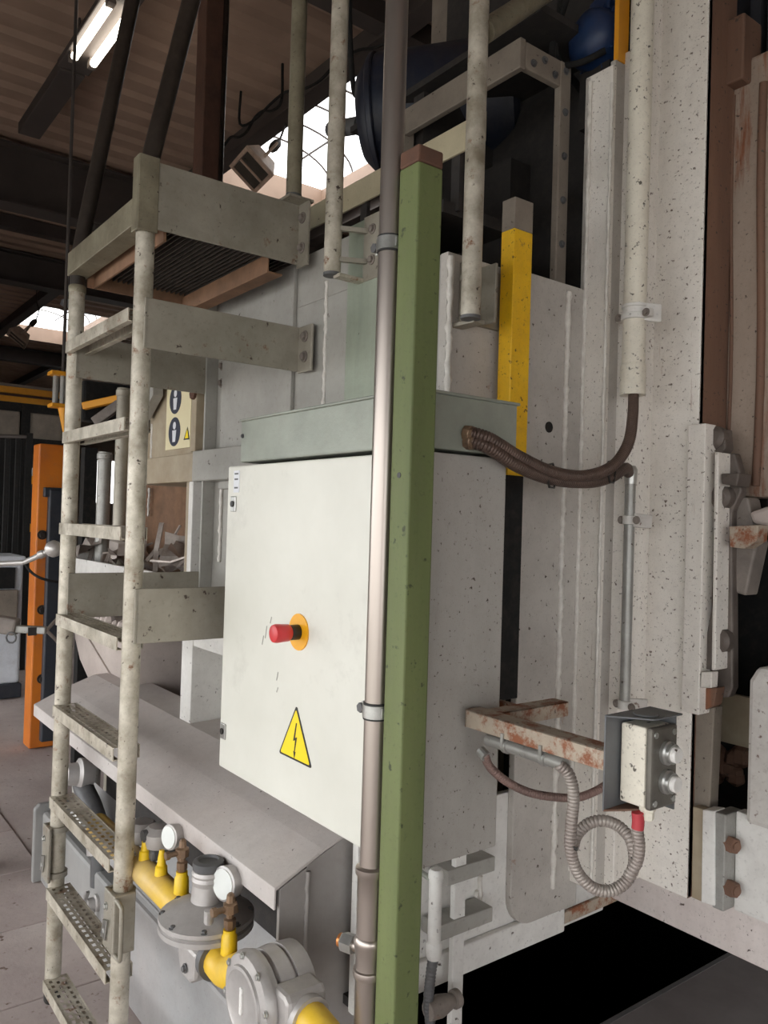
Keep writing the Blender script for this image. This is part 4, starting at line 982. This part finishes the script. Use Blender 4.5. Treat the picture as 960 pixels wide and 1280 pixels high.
# ---- pipe and hose beside the green post, low
gpx = thing('riser_pipe', 'pale painted riser pipe with valve hose behind the green post near the floor', 'pipe', PX(543, 1280, XE+.09))
q1 = PX(545, 1092, XE+.09); q2 = PX(541, 1190, XE+.09)
M().cyl((q1.x, q1.y, q2.z), q1, .0145, n=16).make('riser', GREYW, gpx, smooth=40)
M().lathe(q1-V((0, 0, .01)), (0, 0, 1), [(0, .0165), (.014, .0165), (.02, .012)], 14).make('riser_cap', GREYW, gpx, smooth=40)
M().lathe(V((q1.x, q1.y, q2.z-.015)), (0, 0, 1), [(0, .014), (.01, .018), (.03, .018), (.036, .0145)], 14).make('riser_nut', GREYW, gpx, smooth=40)
corrugated([V((q1.x, q1.y, q2.z-.01)), V((q1.x-.003, q1.y-.004, q2.z-.05)), V((q1.x-.006, q1.y-.006, q2.z-.12)), V((q1.x, q1.y-.002, q2.z-.2)), V((q1.x, q1.y, .006))], .0115, .008, .1).make('riser_hose', CASTD, gpx, smooth=60)
q = PX(553, 1250, XE+.09)
M().lathe(V((q1.x, q1.y, q.z-.01)), (0, 1, 0), [(-.012, .02), (.02, .024), (.045, .018), (.06, .013), (.062, .02), (.075, .02)], 14).make('riser_valve', DIRTYM, gpx, smooth=35)
M().cyl((XE, q1.y+.012, q1.z-.02), (q1.x, q1.y, q1.z-.02), .006, n=8).make('riser_clip', GALVH, gpx)
# ================================================================== RAILING POSTS AND BOARD ON TOP
def rail_post(px, ytop, ybot, Y, r, nm, label, m, ztop_=None, x=None):
    p = PY(px, ybot, Y) if x is None else PX(px, ybot, x); t = thing(nm, label, 'railing post', p, 'railing posts on the furnace top')
    M().cyl(p, (p.x, p.y, ztop_), r, n=20).make('post_tube', m, t, smooth=40)
    M().lathe(p-V((0, 0, .003)), (0, 0, 1), [(0, r*.8), (.001, r*1.03), (.008, r*1.03)], 20).make('post_plug', CASTD, t, smooth=40)
    return t, p
tA, pA = rail_post(367, 0, 246, 1.17, .0225, 'railing_post', 'dark grey railing post standing on the end of the platform beam', RAILT, 3.3, x=XN+.045)
M().lathe((pA.x, pA.y, 3.295), (0, 0, 1), [(0, .0225), (.012, .02), (.022, .008)], 16).make('post_cap', RAILT, tA, smooth=50)
M().box(pA.x-.03, pA.x+.03, pA.y-.03, 1.215, zz1+.0, zz1+.008).make('post_foot', BRKT, tA)
tB, pB = rail_post(415, 0, 344, 1.13, .0225, 'railing_post', 'grey railing post bracketed to the side wall left of the steel pole', RAIL, 3.6)
M().box(pB.x+.005, pB.x+.035, pB.y, YW-.0, pB.z-.01, pB.z+.0).make('bracket_sole', RAIL, tB, bevel=.002)
M().box(pB.x+.03, pB.x+.1, YW-.025, YW-.014, pB.z-.01, pB.z+.16).make('bracket_plate', BRKT, tB, bevel=.002)
for dz in (.04, .12):
    M().bar((pB.x+.01, pB.y, pB.z+dz), (pB.x+.05, YW-.014, pB.z+dz), .012, .012).make('bracket_arm', BRKT, tB)
    bolt((pB.x+.07, YW-.025, pB.z+dz), (0, -1, 0), .009, tB, DIRTYM)
xpc = XE+.075
tC, pC = rail_post(588, 0, 398, 1, .0225, 'railing_post', 'pale railing post bracketed to the end wall beside the yellow post', RAIL, 3.45, x=xpc)
M().box(XE, xpc-.0, pC.y+.01, pC.y+.045, pC.z-.006, pC.z+.004).make('bracket_sole', BRKT, tC, bevel=.002)
M().box(XE, XE+.01, pC.y+.03, pC.y+.16, pC.z+.01, pC.z+.15).box(XE, XE+.06, pC.y+.09, pC.y+.098, pC.z+.01, pC.z+.15).make('bracket_plate', BRKT, tC, bevel=.002)
for dz in (.03, .11): M().bar((XE+.01, pC.y+.03, pC.z+dz), (xpc, pC.y+.005, pC.z+dz), .012, .012).make('bracket_arm', BRKT, tC)
# sloping handrail from post C up to the right
a = PX(605, 40, xpc); b = AT(712, -30, DEP(a)+.35)
M().cyl(a, b, .026, n=18).make('handrail', RAILT, tC, smooth=40)
# toe board along the top edge
YT = YW+.06
zt0 = PY(450, 288, YT).z; 
ta = PY(428, 266, YT); tb = PY(428, 236, YT)
x2 = PY(604, 200, YT).x
tobo = thing('toe_board', 'beige steel toe board along the furnace top edge behind the poles', 'board', ((ta.x+x2)/2, YT, ta.z))
M().box(ta.x-.25, x2, YT, YT+.008, ta.z, tb.z).make('board', BEIGEP, tobo, bevel=.002)
for x in (ta.x+.08, ta.x+.3, x2-.12): M().box(x, x+.03, YT+.008, YT+.02, ztop-.02, tb.z-.01).make('board_leg', DARKST, tobo)
M().box(ta.x-.25, XE-.06, YT-.03, YT+.2, ztop-.03, ztop).make('top_flange', DARKST, tobo)

# ================================================================== BLOWER, MOTORS, FRAME
c0 = AT(475, 140, 2.75)
blo = thing('blower', 'dark blue rounded blower drum on top of the furnace behind the poles', 'blower', c0)
M().lathe(c0-V((.06, 0, 0)), (.75, .66, .05), [(-.03, .05), (-.02, .14), (.02, .185), (.06, .2), (.5, .2), (.52, .18)], 32).make('drum', DBLUE, blo, smooth=40)
M().lathe(c0-V((.06, 0, 0))+V((.75, .66, .05))*.02, (.75, .66, .05), [(0, .19), (.005, .196), (.02, .204), (.025, .2)], 32).make('drum_band', DBLUE, blo, smooth=40)
M().box(c0.x+.05, c0.x+.12, c0.y+.1, c0.y+.3, ztop-.02, c0.z-.12).make('drum_foot', DARKST, blo)
M().cyl(c0+V((-.08, -.02, -.02)), c0+V((-.3, .0, .05)), .03, n=14).make('inlet_stub', CASTD, blo, smooth=40)
M().tube(smoothpath([AT(472, 88, 2.7), AT(455, 95, 2.72), AT(445, 120, 2.72), AT(440, 90, 2.72), AT(437, 20, 2.72), AT(437, -60, 2.72)]), .009, 8).make('cable', BLKP, blo, smooth=60)
# upright steel profiles behind the blower, reaching the roof
for px, w, m_, lb in ((548, .05, DARKST, 'dark upright steel profile right of the steel pole near the roof'), ):
    p = AT(px, 60, 3.3); M().box(p.x-w, p.x+w, p.y, p.y+w, 2.4, ZC-.02).make('upright_profile', FRAMED, label=lb, cat='steel profile', bevel=.004)
# bolted frame in the opening
XFp = XE-.06
fr = thing('bolted_frame', 'dull bolted steel frame framing the dark opening above the end wall', 'frame', PX(700, 270, XFp))
cA = PX(657, 72, XFp); cB = PX(706, 102, XFp); cD = PX(703, 270, XFp)
def fbar(p, q, w, nm):
    return M().bar(p, q, .02, w).make(nm, FRAMED, fr, bevel=.003)
fbar(V((XFp, cA.y-.01, cA.z)), V((XFp, cB.y, cA.z-.0)), .07, 'top_bar')
fbar(V((XFp-.5, cA.y-.02, cA.z-.0)), V((XFp+.01, cA.y-.02, cA.z)), .08, 'side_bar')
M().box(XFp-.01, XFp+.012, cB.y-.03, cB.y+.012, ze-.4, cA.z+.035).make('upright', FRAMED, fr, bevel=.003)
M().box(XFp-.51, XFp-.47, cA.y-.04, cA.y+.01, ze-.4, cA.z+.03).make('upright', FRAMED, fr, bevel=.003)
for k in range(4): bolt((XFp+.01, cA.y+.02+k*(cB.y-cA.y-.03)/3, cA.z+(.012 if k % 2 else -.012)), (1, 0, 0), .007, fr, CASTD)
for k in range(4): bolt((XFp+.012, cB.y-.009, cA.z-.1-k*.12), (1, 0, 0), .007, fr, CASTD)
def motor(c, axis, r, l, label, m=BLUE):
    c = V(c); ax = V(axis).normalized(); t = thing('electric_motor', label, 'motor', c-V((0, 0, r)))
    b = M().lathe(c, ax, [(0, r*.55), (.02, r*.9), (.05, r), (l, r), (l+.02, r*.85), (l+.03, r*.4)], 24).make('motor_body', m, t, smooth=40)
    sd_ = ax.cross(V((0, 0, 1))).normalized()
    for k in range(10):
        an = 2*math.pi*k/10; d = sd_*math.cos(an)+sd_.cross(ax)*math.sin(an)
        M().bar(c+ax*.06+d*r, c+ax*(l-.01)+d*r, .006, .024, up=d).make('fin', m, b)
    M().obox if False else None
    M().bar(c+ax*l*.4+V((0, 0, r+.02)), c+ax*l*.8+V((0, 0, r+.02)), .09, .06).make('terminal_box', m, t, bevel=.006)
    M().bar(c+ax*.08-V((0, 0, r+.01)), c+ax*(l-.04)-V((0, 0, r+.01)), r*1.6, .02).make('motor_foot', m, t)
    return t
mc = PX(655, 190, XE-.42)
mt1 = motor(mc-V((0, .06, 0)), (.0, 1, .0), .075, .2, 'small blue electric motor inside the dark opening behind the bolted frame')
M().box(mc.x-.09, mc.x+.09, mc.y-.15, mc.y+.25, ze-.45, mc.z-.095).make('motor_stand', DARKST, mt1)
q = mc+V((.1, .06, .01)); M().box(q.x, q.x+.004, q.y-.03, q.y+.03, q.z-.05, q.z+.05).make('nameplate', BEIGEP, mt1)
for dy in (-.06, .03, .12): M().tube(smoothpath([q+V((.03, dy, .35)), q+V((.04, dy+.01, .15)), q+V((.03, dy, -.05)), q+V((.0, dy-.04, -.14))]), .011, 8).make('power_cable', BLKP, mt1, smooth=60)
m2 = AT(744, 50, DEP((xs, Yc, 2.6))+.12)
mt2 = motor(m2-V((.02, .05, 0)), (.3, 1, 0), .08, .16, 'blue electric motor with black cables above the corner column')
M().tube(smoothpath([m2+V((-.05, -.05, .15)), m2+V((-.09, -.07, .0)), m2+V((-.06, -.08, -.07)), m2+V((.0, -.06, -.085)), m2+V((.05, -.02, -.06))]), .009, 8).make('power_cable', BLKP, mt2, smooth=60)
M().tube(smoothpath([m2+V((-.03, -.07, .25)), m2+V((-.085, -.05, .1)), m2+V((-.095, -.05, -.02)), m2+V((-.12, .1, -.06))]), .011, 8).make('power_cable', BLKP, mt2, smooth=60)
M().box(m2.x-.05, m2.x+.05, m2.y-.0, m2.y+.12, zpt-.1, m2.z-.075).make('motor_stand', DARKST, mt2)
# dark crane post behind
p = AT(258, 100, 3.6)
M().box(p.x-.05, p.x+.05, p.y-.03, p.y+.05, 2.2, ZC-.05).make('red_brown_column', REDT, label='dark red brown upright column rising behind the platform to the roof', cat='column', bevel=.004)
p = AT(278, 60, 3.7)
M().tube(smoothpath([(p.x, p.y, 2.9), (p.x, p.y, 3.4), (p.x, p.y, 4.2), (p.x-.02, p.y-.05, 4.35), (p.x-.12, p.y-.12, 4.42), (p.x-.2, p.y-.16, 4.42)], 5), .022, 12).make('bent_pipe', DARKT, label='thin dark pipe with a bent top beside the red brown column', cat='pipe', smooth=60)
M().box(XE-.9, XE-.03, cA.y+.02, Yc+.2, cA.z+.12, cA.z+.14).make('shade_roof', DARKST, fur)  # unseen plate added to darken the opening
M().box(XE-.55, XE-.5, cA.y+.02, Yc+.15, ze-.45, cA.z+.1).make('shade_panel', DARKST, fur)  # dark backing board for the same opening

# ================================================================== SCRAP BIN, CHUTE, POSTER
xbn = PY(92, 690, 1.3).x
bn = thing('scrap_bin', 'dusty steel bin at the furnace end holding crumpled scrap', 'bin', ((xbn+xp)/2, 1.45, 1.27))
M().box(xbn, xp-.06, 1.27, 1.62, 1.30, 1.32).make('bin_floor', GREY, bn)
M().box(xbn, xp-.06, 1.26, 1.275, 1.28, PY(200, 716, 1.265).z).make('bin_front', GREYW, bn, bevel=.003)
M().box(xbn-.01, xbn+.01, 1.26, 1.62, 1.28, 1.4).make('bin_end', GREYW, bn, bevel=.003)
random.seed(21)
zb_ = 1.33
for k in range(30):
    x = xbn+.08+(xp-.14-xbn-.08)*((k*.618) % 1.0); y = 1.32+random.random()*.22; z = zb_+random.random()*.10
    c = V((x, y, z)); kind = k % 3
    if kind == 0:      # crumpled sheet
        m = M(); n = 5; s = .07+random.random()*.07; R3 = Matrix.Rotation(random.random()*6, 3, 'Z') @ Matrix.Rotation(random.uniform(-1.1, 1.1), 3, 'X')
        vs = [c+V((0, 0, .05))+R3 @ V(((i-2)*s/2, (j-2)*s/2.6, random.uniform(-.03, .03))) for j in range(n) for i in range(n)]
        vs += [v+V((.001, .002, -.003)) for v in vs]
        fs = [(j*n+i, j*n+i+1, j*n+n+i+1, j*n+n+i) for j in range(n-1) for i in range(n-1)]; fs += [tuple(q+25 for q in f) for f in fs]
        m.add(vs, fs)
    elif kind == 1:    # bent bar
        d = V((random.uniform(-1, 1), random.uniform(-.4, .4), random.uniform(.0, .7))).normalized()*(.09+random.random()*.08)
        m = M().bar(c-d, c+d*.2, .022, .008).bar(c+d*.2, c+d+V((0, .02, .03)), .022, .008)
    else:              # tube offcut
        d = V((random.uniform(-1, 1), random.uniform(-.6, .6), random.uniform(.1, .8))).normalized()*(.06+random.random()*.05)
        m = M().tube([c-d, c+V((0, 0, .015)), c+d], .016, 9)
    side = 'behind the ladder' if x < PY(170, 690, y).x else 'right of the ladder near rail'
    m.make('scrap_piece', SCRAP, label=('crumpled pale scrap sheet', 'bent pale scrap bar', 'short scrap tube offcut')[kind]+' lying in the bin '+side, cat='scrap', group='scrap pieces in the bin', smooth=30)
# chute shell behind the ladder
pts = [(92, 772), (125, 778), (168, 792), (168, 905), (150, 893), (130, 877), (112, 855), (99, 825), (93, 798)]
ch = thing('feed_chute', 'rounded dusty pale chute shell behind the ladder above the hood', 'chute', PY(130, 880, 1.13))
M().prism([PY(x, y, 1.13) for x, y in pts], (0, .25, 0)).make('chute_shell', CHUTE, ch, bevel=.012, seg=3)
q = PY(128, 830, 1.13); M().bar(PY(112, 800, 1.128), PY(142, 850, 1.128), .012, .01).make('chute_seam', CHUTE, ch)
for k in range(9):
    p = PY(100+k*7.5, 770+k*2.2, 1.16); r = .012+random.random()*.016
    M().lathe(p, (random.uniform(-.5, .5), 0, 1), [(0, r*.5), (r*.5, r), (r*1.2, r*.7), (r*1.5, r*.2)], 7).make('dust_clump', CHUTE, ch)
# poster
pa_ = PY(207, 563, YR-.004); pb_ = PY(240, 488, YR-.004)
pos = thing('safety_poster', 'cream safety poster with two round pictograms on the recessed furnace sheet', 'poster', (pa_.x, YR-.004, pa_.z))
x0, x1, z0, z1 = pa_.x, pb_.x, pa_.z, PY(215, 486, YR).z
M().box(x0, x1, YR-.006, YR-.001, z0, z1).make('sheet', POSTER, pos)
w = x1-x0; h = z1-z0
for zc in (z0+h*.28, z0+h*.8):
    rr = w*.24
    M().lathe((x0+w*.37, YR-.006, zc), (0, -1, 0), [(0, rr), (.001, rr)], 28).make('pictogram_disc', SIGNB, pos)
    M().lathe((x0+w*.37, YR-.0072, zc+rr*.42), (0, -1, 0), [(0, rr*.26), (.0006, rr*.26)], 14).make('pictogram_head', SIGNW, pos)
    M().prism([(x0+w*.37-rr*.34, YR-.0072, zc+rr*.1), (x0+w*.37-rr*.24, YR-.0072, zc-rr*.7), (x0+w*.37+rr*.2, YR-.0072, zc-rr*.7), (x0+w*.37+rr*.34, YR-.0072, zc+rr*.1)], (0, -.0006, 0)).make('pictogram_body', SIGNW, pos)
for zc in (z0+h*.22,):
    M().prism([(x0+w*.76, YR-.0072, zc-h*.1), (x0+w*.99, YR-.0072, zc-h*.1), (x0+w*.9, YR-.0072, zc+h*.1)], (0, -.0006, 0)).make('pictogram_triangle', SIGNK, pos)
    M().prism([(x0+w*.81, YR-.008, zc-h*.08), (x0+w*.96, YR-.008, zc-h*.08), (x0+w*.9, YR-.008, zc+h*.06)], (0, -.0006, 0)).make('triangle_field', SIGNY, pos)
q = PY(243, 492, 1.18); M().lathe(q, (0, -1, 0), [(0, .022), (.01, .022), (.014, .012)], 8).make('rusty_stud', RUSTCAP, fur)
# pipes behind the ladder
for px, y0, y1, r, m_, D, lb in ((128, 565, 655, .035, CONDG, 4.3, 'grey upright pipe seen between the ladder rails above the scrap'), (149, 485, 660, .033, BRKT, 4.0, 'rust-streaked tall upright pipe seen between the ladder rails')):
    a = AT(px, y1, D); b = AT(px, y0, D)
    M().cyl((a.x, a.y, 0), (a.x, a.y, b.z), r, n=16).lathe((a.x, a.y, b.z-.04), (0, 0, 1), [(0, r*1.05), (.004, r*1.15), (.03, r*1.15), (.034, r)], 16).make('upright_pipe', m_, label=lb, cat='pipe', smooth=40)

# ================================================================== LEFT BACKGROUND
# orange mast with dark bar
a = PZ(55, 930, 0); D = DEP(a)
def wpx(px): return px*D/F
mast = thing('orange_mast', 'tall orange painted steel mast with a dark bar behind the ladder', 'mast', a)
zt_ = AT(58, 556, D).z
M().box(a.x-.08, a.x+.08, a.y-wpx(24)*.9, a.y+wpx(26), 0, zt_).make('mast_body', ORNG, mast, bevel=.01)
bb = AT(62, 770, D)
M().box(a.x+.08, a.x+.14, bb.y-.06, bb.y+.05, .05, AT(66, 612, D).z).make('dark_bar', NAVY, mast, bevel=.01)
M().box(a.x+.08, a.x+.13, bb.y-.09, bb.y+.08, AT(66, 622, D).z, AT(66, 610, D).z).make('bar_head', NAVY, mast, bevel=.006)
for py in (668, 760, 845): bolt((a.x+.08, AT(47, py, D).y, AT(47, py, D).z), (1, 0, 0), .022, mast, DARKT)
# white tank
a = PZ(8, 872, 0); D = DEP(a)
tk = thing('white_container', 'white plastic container with dark feet at the far left edge', 'container', a)
z0 = 0.12; z1 = AT(8, 702, D).z
M().box(a.x-.5, a.x+.02, a.y-.7, AT(29, 800, D).y, z0, z1).make('tank_body', WHITEB, tk, bevel=.03, seg=3)
M().box(a.x-.52, a.x+.04, a.y-.72, AT(31, 800, D).y, z1-.01, z1+.05).make('tank_rim', WHITEB, tk, bevel=.015)
M().box(a.x-.5, a.x+.04, a.y-.7, AT(31, 800, D).y, .0, z0).make('tank_pallet', NAVY, tk, bevel=.01)
zz = AT(10, 735, D).z; M().box(a.x+.02, a.x+.06, a.y-.7, AT(18, 720, D).y, zz, AT(10, 709, D).z).make('tank_hatch', BLKP, tk)
M().box(a.x+.02, a.x+.09, a.y-.7, AT(21, 750, D).y, AT(10, 780, D).z, zz-.01).make('tank_panel', FRAMED, tk, bevel=.01)
# strip curtain and dark partition
D = 8.2
zr = AT(15, 548, D).z; cu = thing('strip_curtain', 'black hanging strip curtain at the far left', 'curtain', AT(15, 690, D))
for k in range(6):
    p = AT(-6+k*6.6, 620, D+.15*(k % 2)); M().box(p.x-.01, p.x+.01, p.y-.026, p.y+.026, AT(15, 694, D).z, zr).make('curtain_strip', BLKC, cu, bevel=.006)
p0 = AT(-12, 546, D); p1 = AT(34, 549, D); M().cyl((p0.x, p0.y, zr+.02), (p1.x, p1.y, zr+.02), .02, n=10).make('curtain_rail', BEAMM, cu)
pq = AT(31, 700, D); M().box(pq.x-.03, pq.x+.03, pq.y-.03, pq.y+.03, 0, zr+.06).make('curtain_post', BLKC, cu)
D = 11.0
pt = thing('dark_partition', 'dark framed partition with grey panels below the yellow crane beam', 'partition', AT(40, 900, D))
za, zb2 = AT(40, 516, D).z, AT(40, 548, D).z; yl, yr_ = AT(-20, 530, D).y, AT(105, 530, D).y; xq = AT(40, 530, D).x
M().box(xq-.06, xq+.0, yl, yr_, zb2-.22, zb2).make('lower_rail', BLKP, pt)
M().box(xq-.06, xq+.0, yl, yr_, za, za+.12).make('upper_rail', BLKP, pt)
for px0, px1 in ((-20, 22), (38, 86)):
    M().box(xq-.04, xq-.02, AT(px0, 530, D).y, AT(px1, 530, D).y, zb2, za).make('panel', FRAMED, pt)
M().box(xq-.06, xq+.02, AT(24, 530, D).y, AT(37, 530, D).y, 0, za+.1).make('mullion', BLKP, pt)
M().box(xq-.06, xq+.02, AT(86, 530, D).y, AT(108, 530, D).y, 0, za+.1).make('mullion', BLKP, pt)
M().box(xq-.1, xq-.08, AT(26, 530, D).y, AT(86, 530, D).y, 0, zb2-.2).make('lower_panel', DARKW, pt)
for k, (py, m_) in enumerate(((590, WHITEB), (600, CRANEY), (660, CRANEY))):
    p = AT(30, py, D-.3); M().box(p.x, p.x+.04, p.y-.12, p.y+.1, p.z-.05, p.z+.06).make('shelf_box', m_, pt)
# crane beam
D = 13.0
cr_ = thing('crane_beam', 'yellow overhead crane beam crossing the hall behind the ladder', 'crane', AT(45, 505, D))
pL = AT(-40, 480, D); x_ = AT(40, 500, D).x; y0, y1 = AT(-60, 500, D).y, AT(170, 500, D).y
za = AT(40, 491, D).z; zb3 = AT(40, 508, D).z; zh = za-zb3
M().box(x_-.1, x_+.1, y0, y1, zb3-.04, zb3+zh*.55).make('girder', CRANEY, cr_, bevel=.01)
M().box(x_-.06, x_+.06, y0, y1, zb3+zh*.55, zb3+zh*.75).make('girder_web', REDT, cr_)
M().box(x_-.1, x_+.1, y0, y1, zb3+zh*.75, za+.05).make('girder', CRANEY, cr_, bevel=.01)
M().box(x_-.12, x_+.12, y0, y1, za+.05, za+.09).make('rail', WALLF, cr_)
# hoist block with yellow plates
D = 5.6
hb_ = thing('hoist_block', 'yellow hoist block with grey rollers left of the ladder', 'hoist', AT(75, 540, D))
a = AT(64, 470, D); b = AT(92, 465, D)
for py in (468, 508):
    p = AT(78, py, D); M().box(p.x-.06, p.x+.06, p.y-.085, p.y+.085, p.z-.013, p.z+.013).make('plate', CRANEY, hb_, bevel=.004)
for px in (69, 78, 88):
    q0 = AT(px, 506, D); q1 = AT(px, 470, D); M().cyl((q0.x, q0.y, q0.z), (q0.x, q0.y, q1.z), .021, n=14).make('roller', CONDG, hb_, smooth=40)
q0 = AT(79, 510, D); q1 = AT(81, 542, D); M().cyl(q1, q0, .012, .035, n=12).make('stem', CRANEY, hb_, smooth=40)
q1 = AT(79, 465, D); M().cyl((q1.x, q1.y, q1.z), (q1.x, q1.y, ZC-.2), .012, n=8).make('hoist_rope', BEAMM, hb_)
# dark machine with orange arm seen through the ladder
D = 5.2
md = thing('dark_machine', 'dark machine with an orange arm seen between the ladder rails', 'machine', AT(130, 640, D))
p = AT(135, 505, D); M().box(p.x-.15, p.x, p.y-.16, p.y+.4, AT(130, 528, D).z, AT(130, 478, D).z).make('machine_head', BLKP, md, bevel=.02)
M().bar(AT(104, 508, D-.15), AT(150, 498, D-.15), .05, .045).make('arm', CRANEY, md, bevel=.006)
M().bar(AT(118, 528, D-.16), AT(150, 505, D-.16), .05, .06).make('arm_cover', DIRTYM, md, bevel=.006)
M().box(p.x-.1, p.x-.02, AT(104, 620, D).y-.02, AT(104, 620, D).y+.06, 0, AT(104, 560, D).z).make('machine_leg', BLKP, md)
M().box(p.x-.1, p.x-.02, AT(160, 620, D).y, AT(160, 620, D).y+.3, 0, AT(104, 500, D).z).make('machine_leg', BLKP, md)
# silver ball arm
D = 3.4
q = AT(67, 686, D)
ba = thing('ball_ended_arm', 'silver ball on a jointed rod left of the ladder', 'tool arm', AT(30, 705, D))
M().lathe(q-V((0, 0, .036)), (0, 0, 1), [(0, .004), (.006, .02), (.016, .031), (.036, .037), (.056, .031), (.066, .02), (.072, .004)], 20).make('ball', SILV, ba, smooth=60)
r1 = AT(30, 703, D); M().cyl(q, r1, .014, .011, n=12).make('rod', SILV, ba, smooth=40)
M().lathe(q.lerp(r1, .32), (r1-q), [(0, .017), (.02, .018), (.025, .015)], 12).make('rod_collar', SILV, ba, smooth=40)
r2 = AT(-25, 706, D); M().cyl(r1, r2, .012, n=10).make('rod_extension', SILV, ba, smooth=40)
M().tube(smoothpath([r1, AT(40, 716, D), AT(55, 724, D), AT(78, 728, D+.1), AT(95, 726, D+.2)]), .006, 8).make('cable', BLKP, ba, smooth=60)
M().cyl(r2, (r2.x, r2.y, 0), .016, n=12).make('stand_tube', SILV, ba)
# grey ladle tool with a ring
D = 3.6
tl = thing('pouring_tool', 'grey square-bar pouring tool with hanging ring left of the ladder', 'tool', AT(20, 790, D))
a = AT(-30, 775, D); b = AT(58, 788, D); M().bar(a, AT(22, 784, D), .06, .075).make('tool_body', DIRTYM, tl, bevel=.01)
M().bar(AT(20, 786, D), b, .035, .032).make('tool_bar', CONDG, tl, bevel=.004)
p = AT(40, 789, D-.02); M().box(p.x, p.x+.01, p.y-.018, p.y+.018, p.z-.018, p.z+.018).make('square_hole', SIGNK, tl)
M().tube([b, AT(70, 775, D+.05), AT(88, 755, D+.1)], .008, 8).make('prong', DIRTYM, tl)
M().tube([b, AT(70, 800, D+.05), AT(86, 822, D+.1)], .008, 8).make('prong', DIRTYM, tl)
cq = AT(14, 797, D-.03); M().tube([cq+RT*.022*math.cos(t*.628)+UP*.024*math.sin(t*.628) for t in range(11)], .004, 8).make('ring', CASTD, tl, smooth=60)
p = AT(-14, 790, D); M().box(p.x-.04, p.x+.04, p.y-.04, p.y+.04, 0, p.z-.03).make('tool_stand', DIRTYM, tl, bevel=.01)
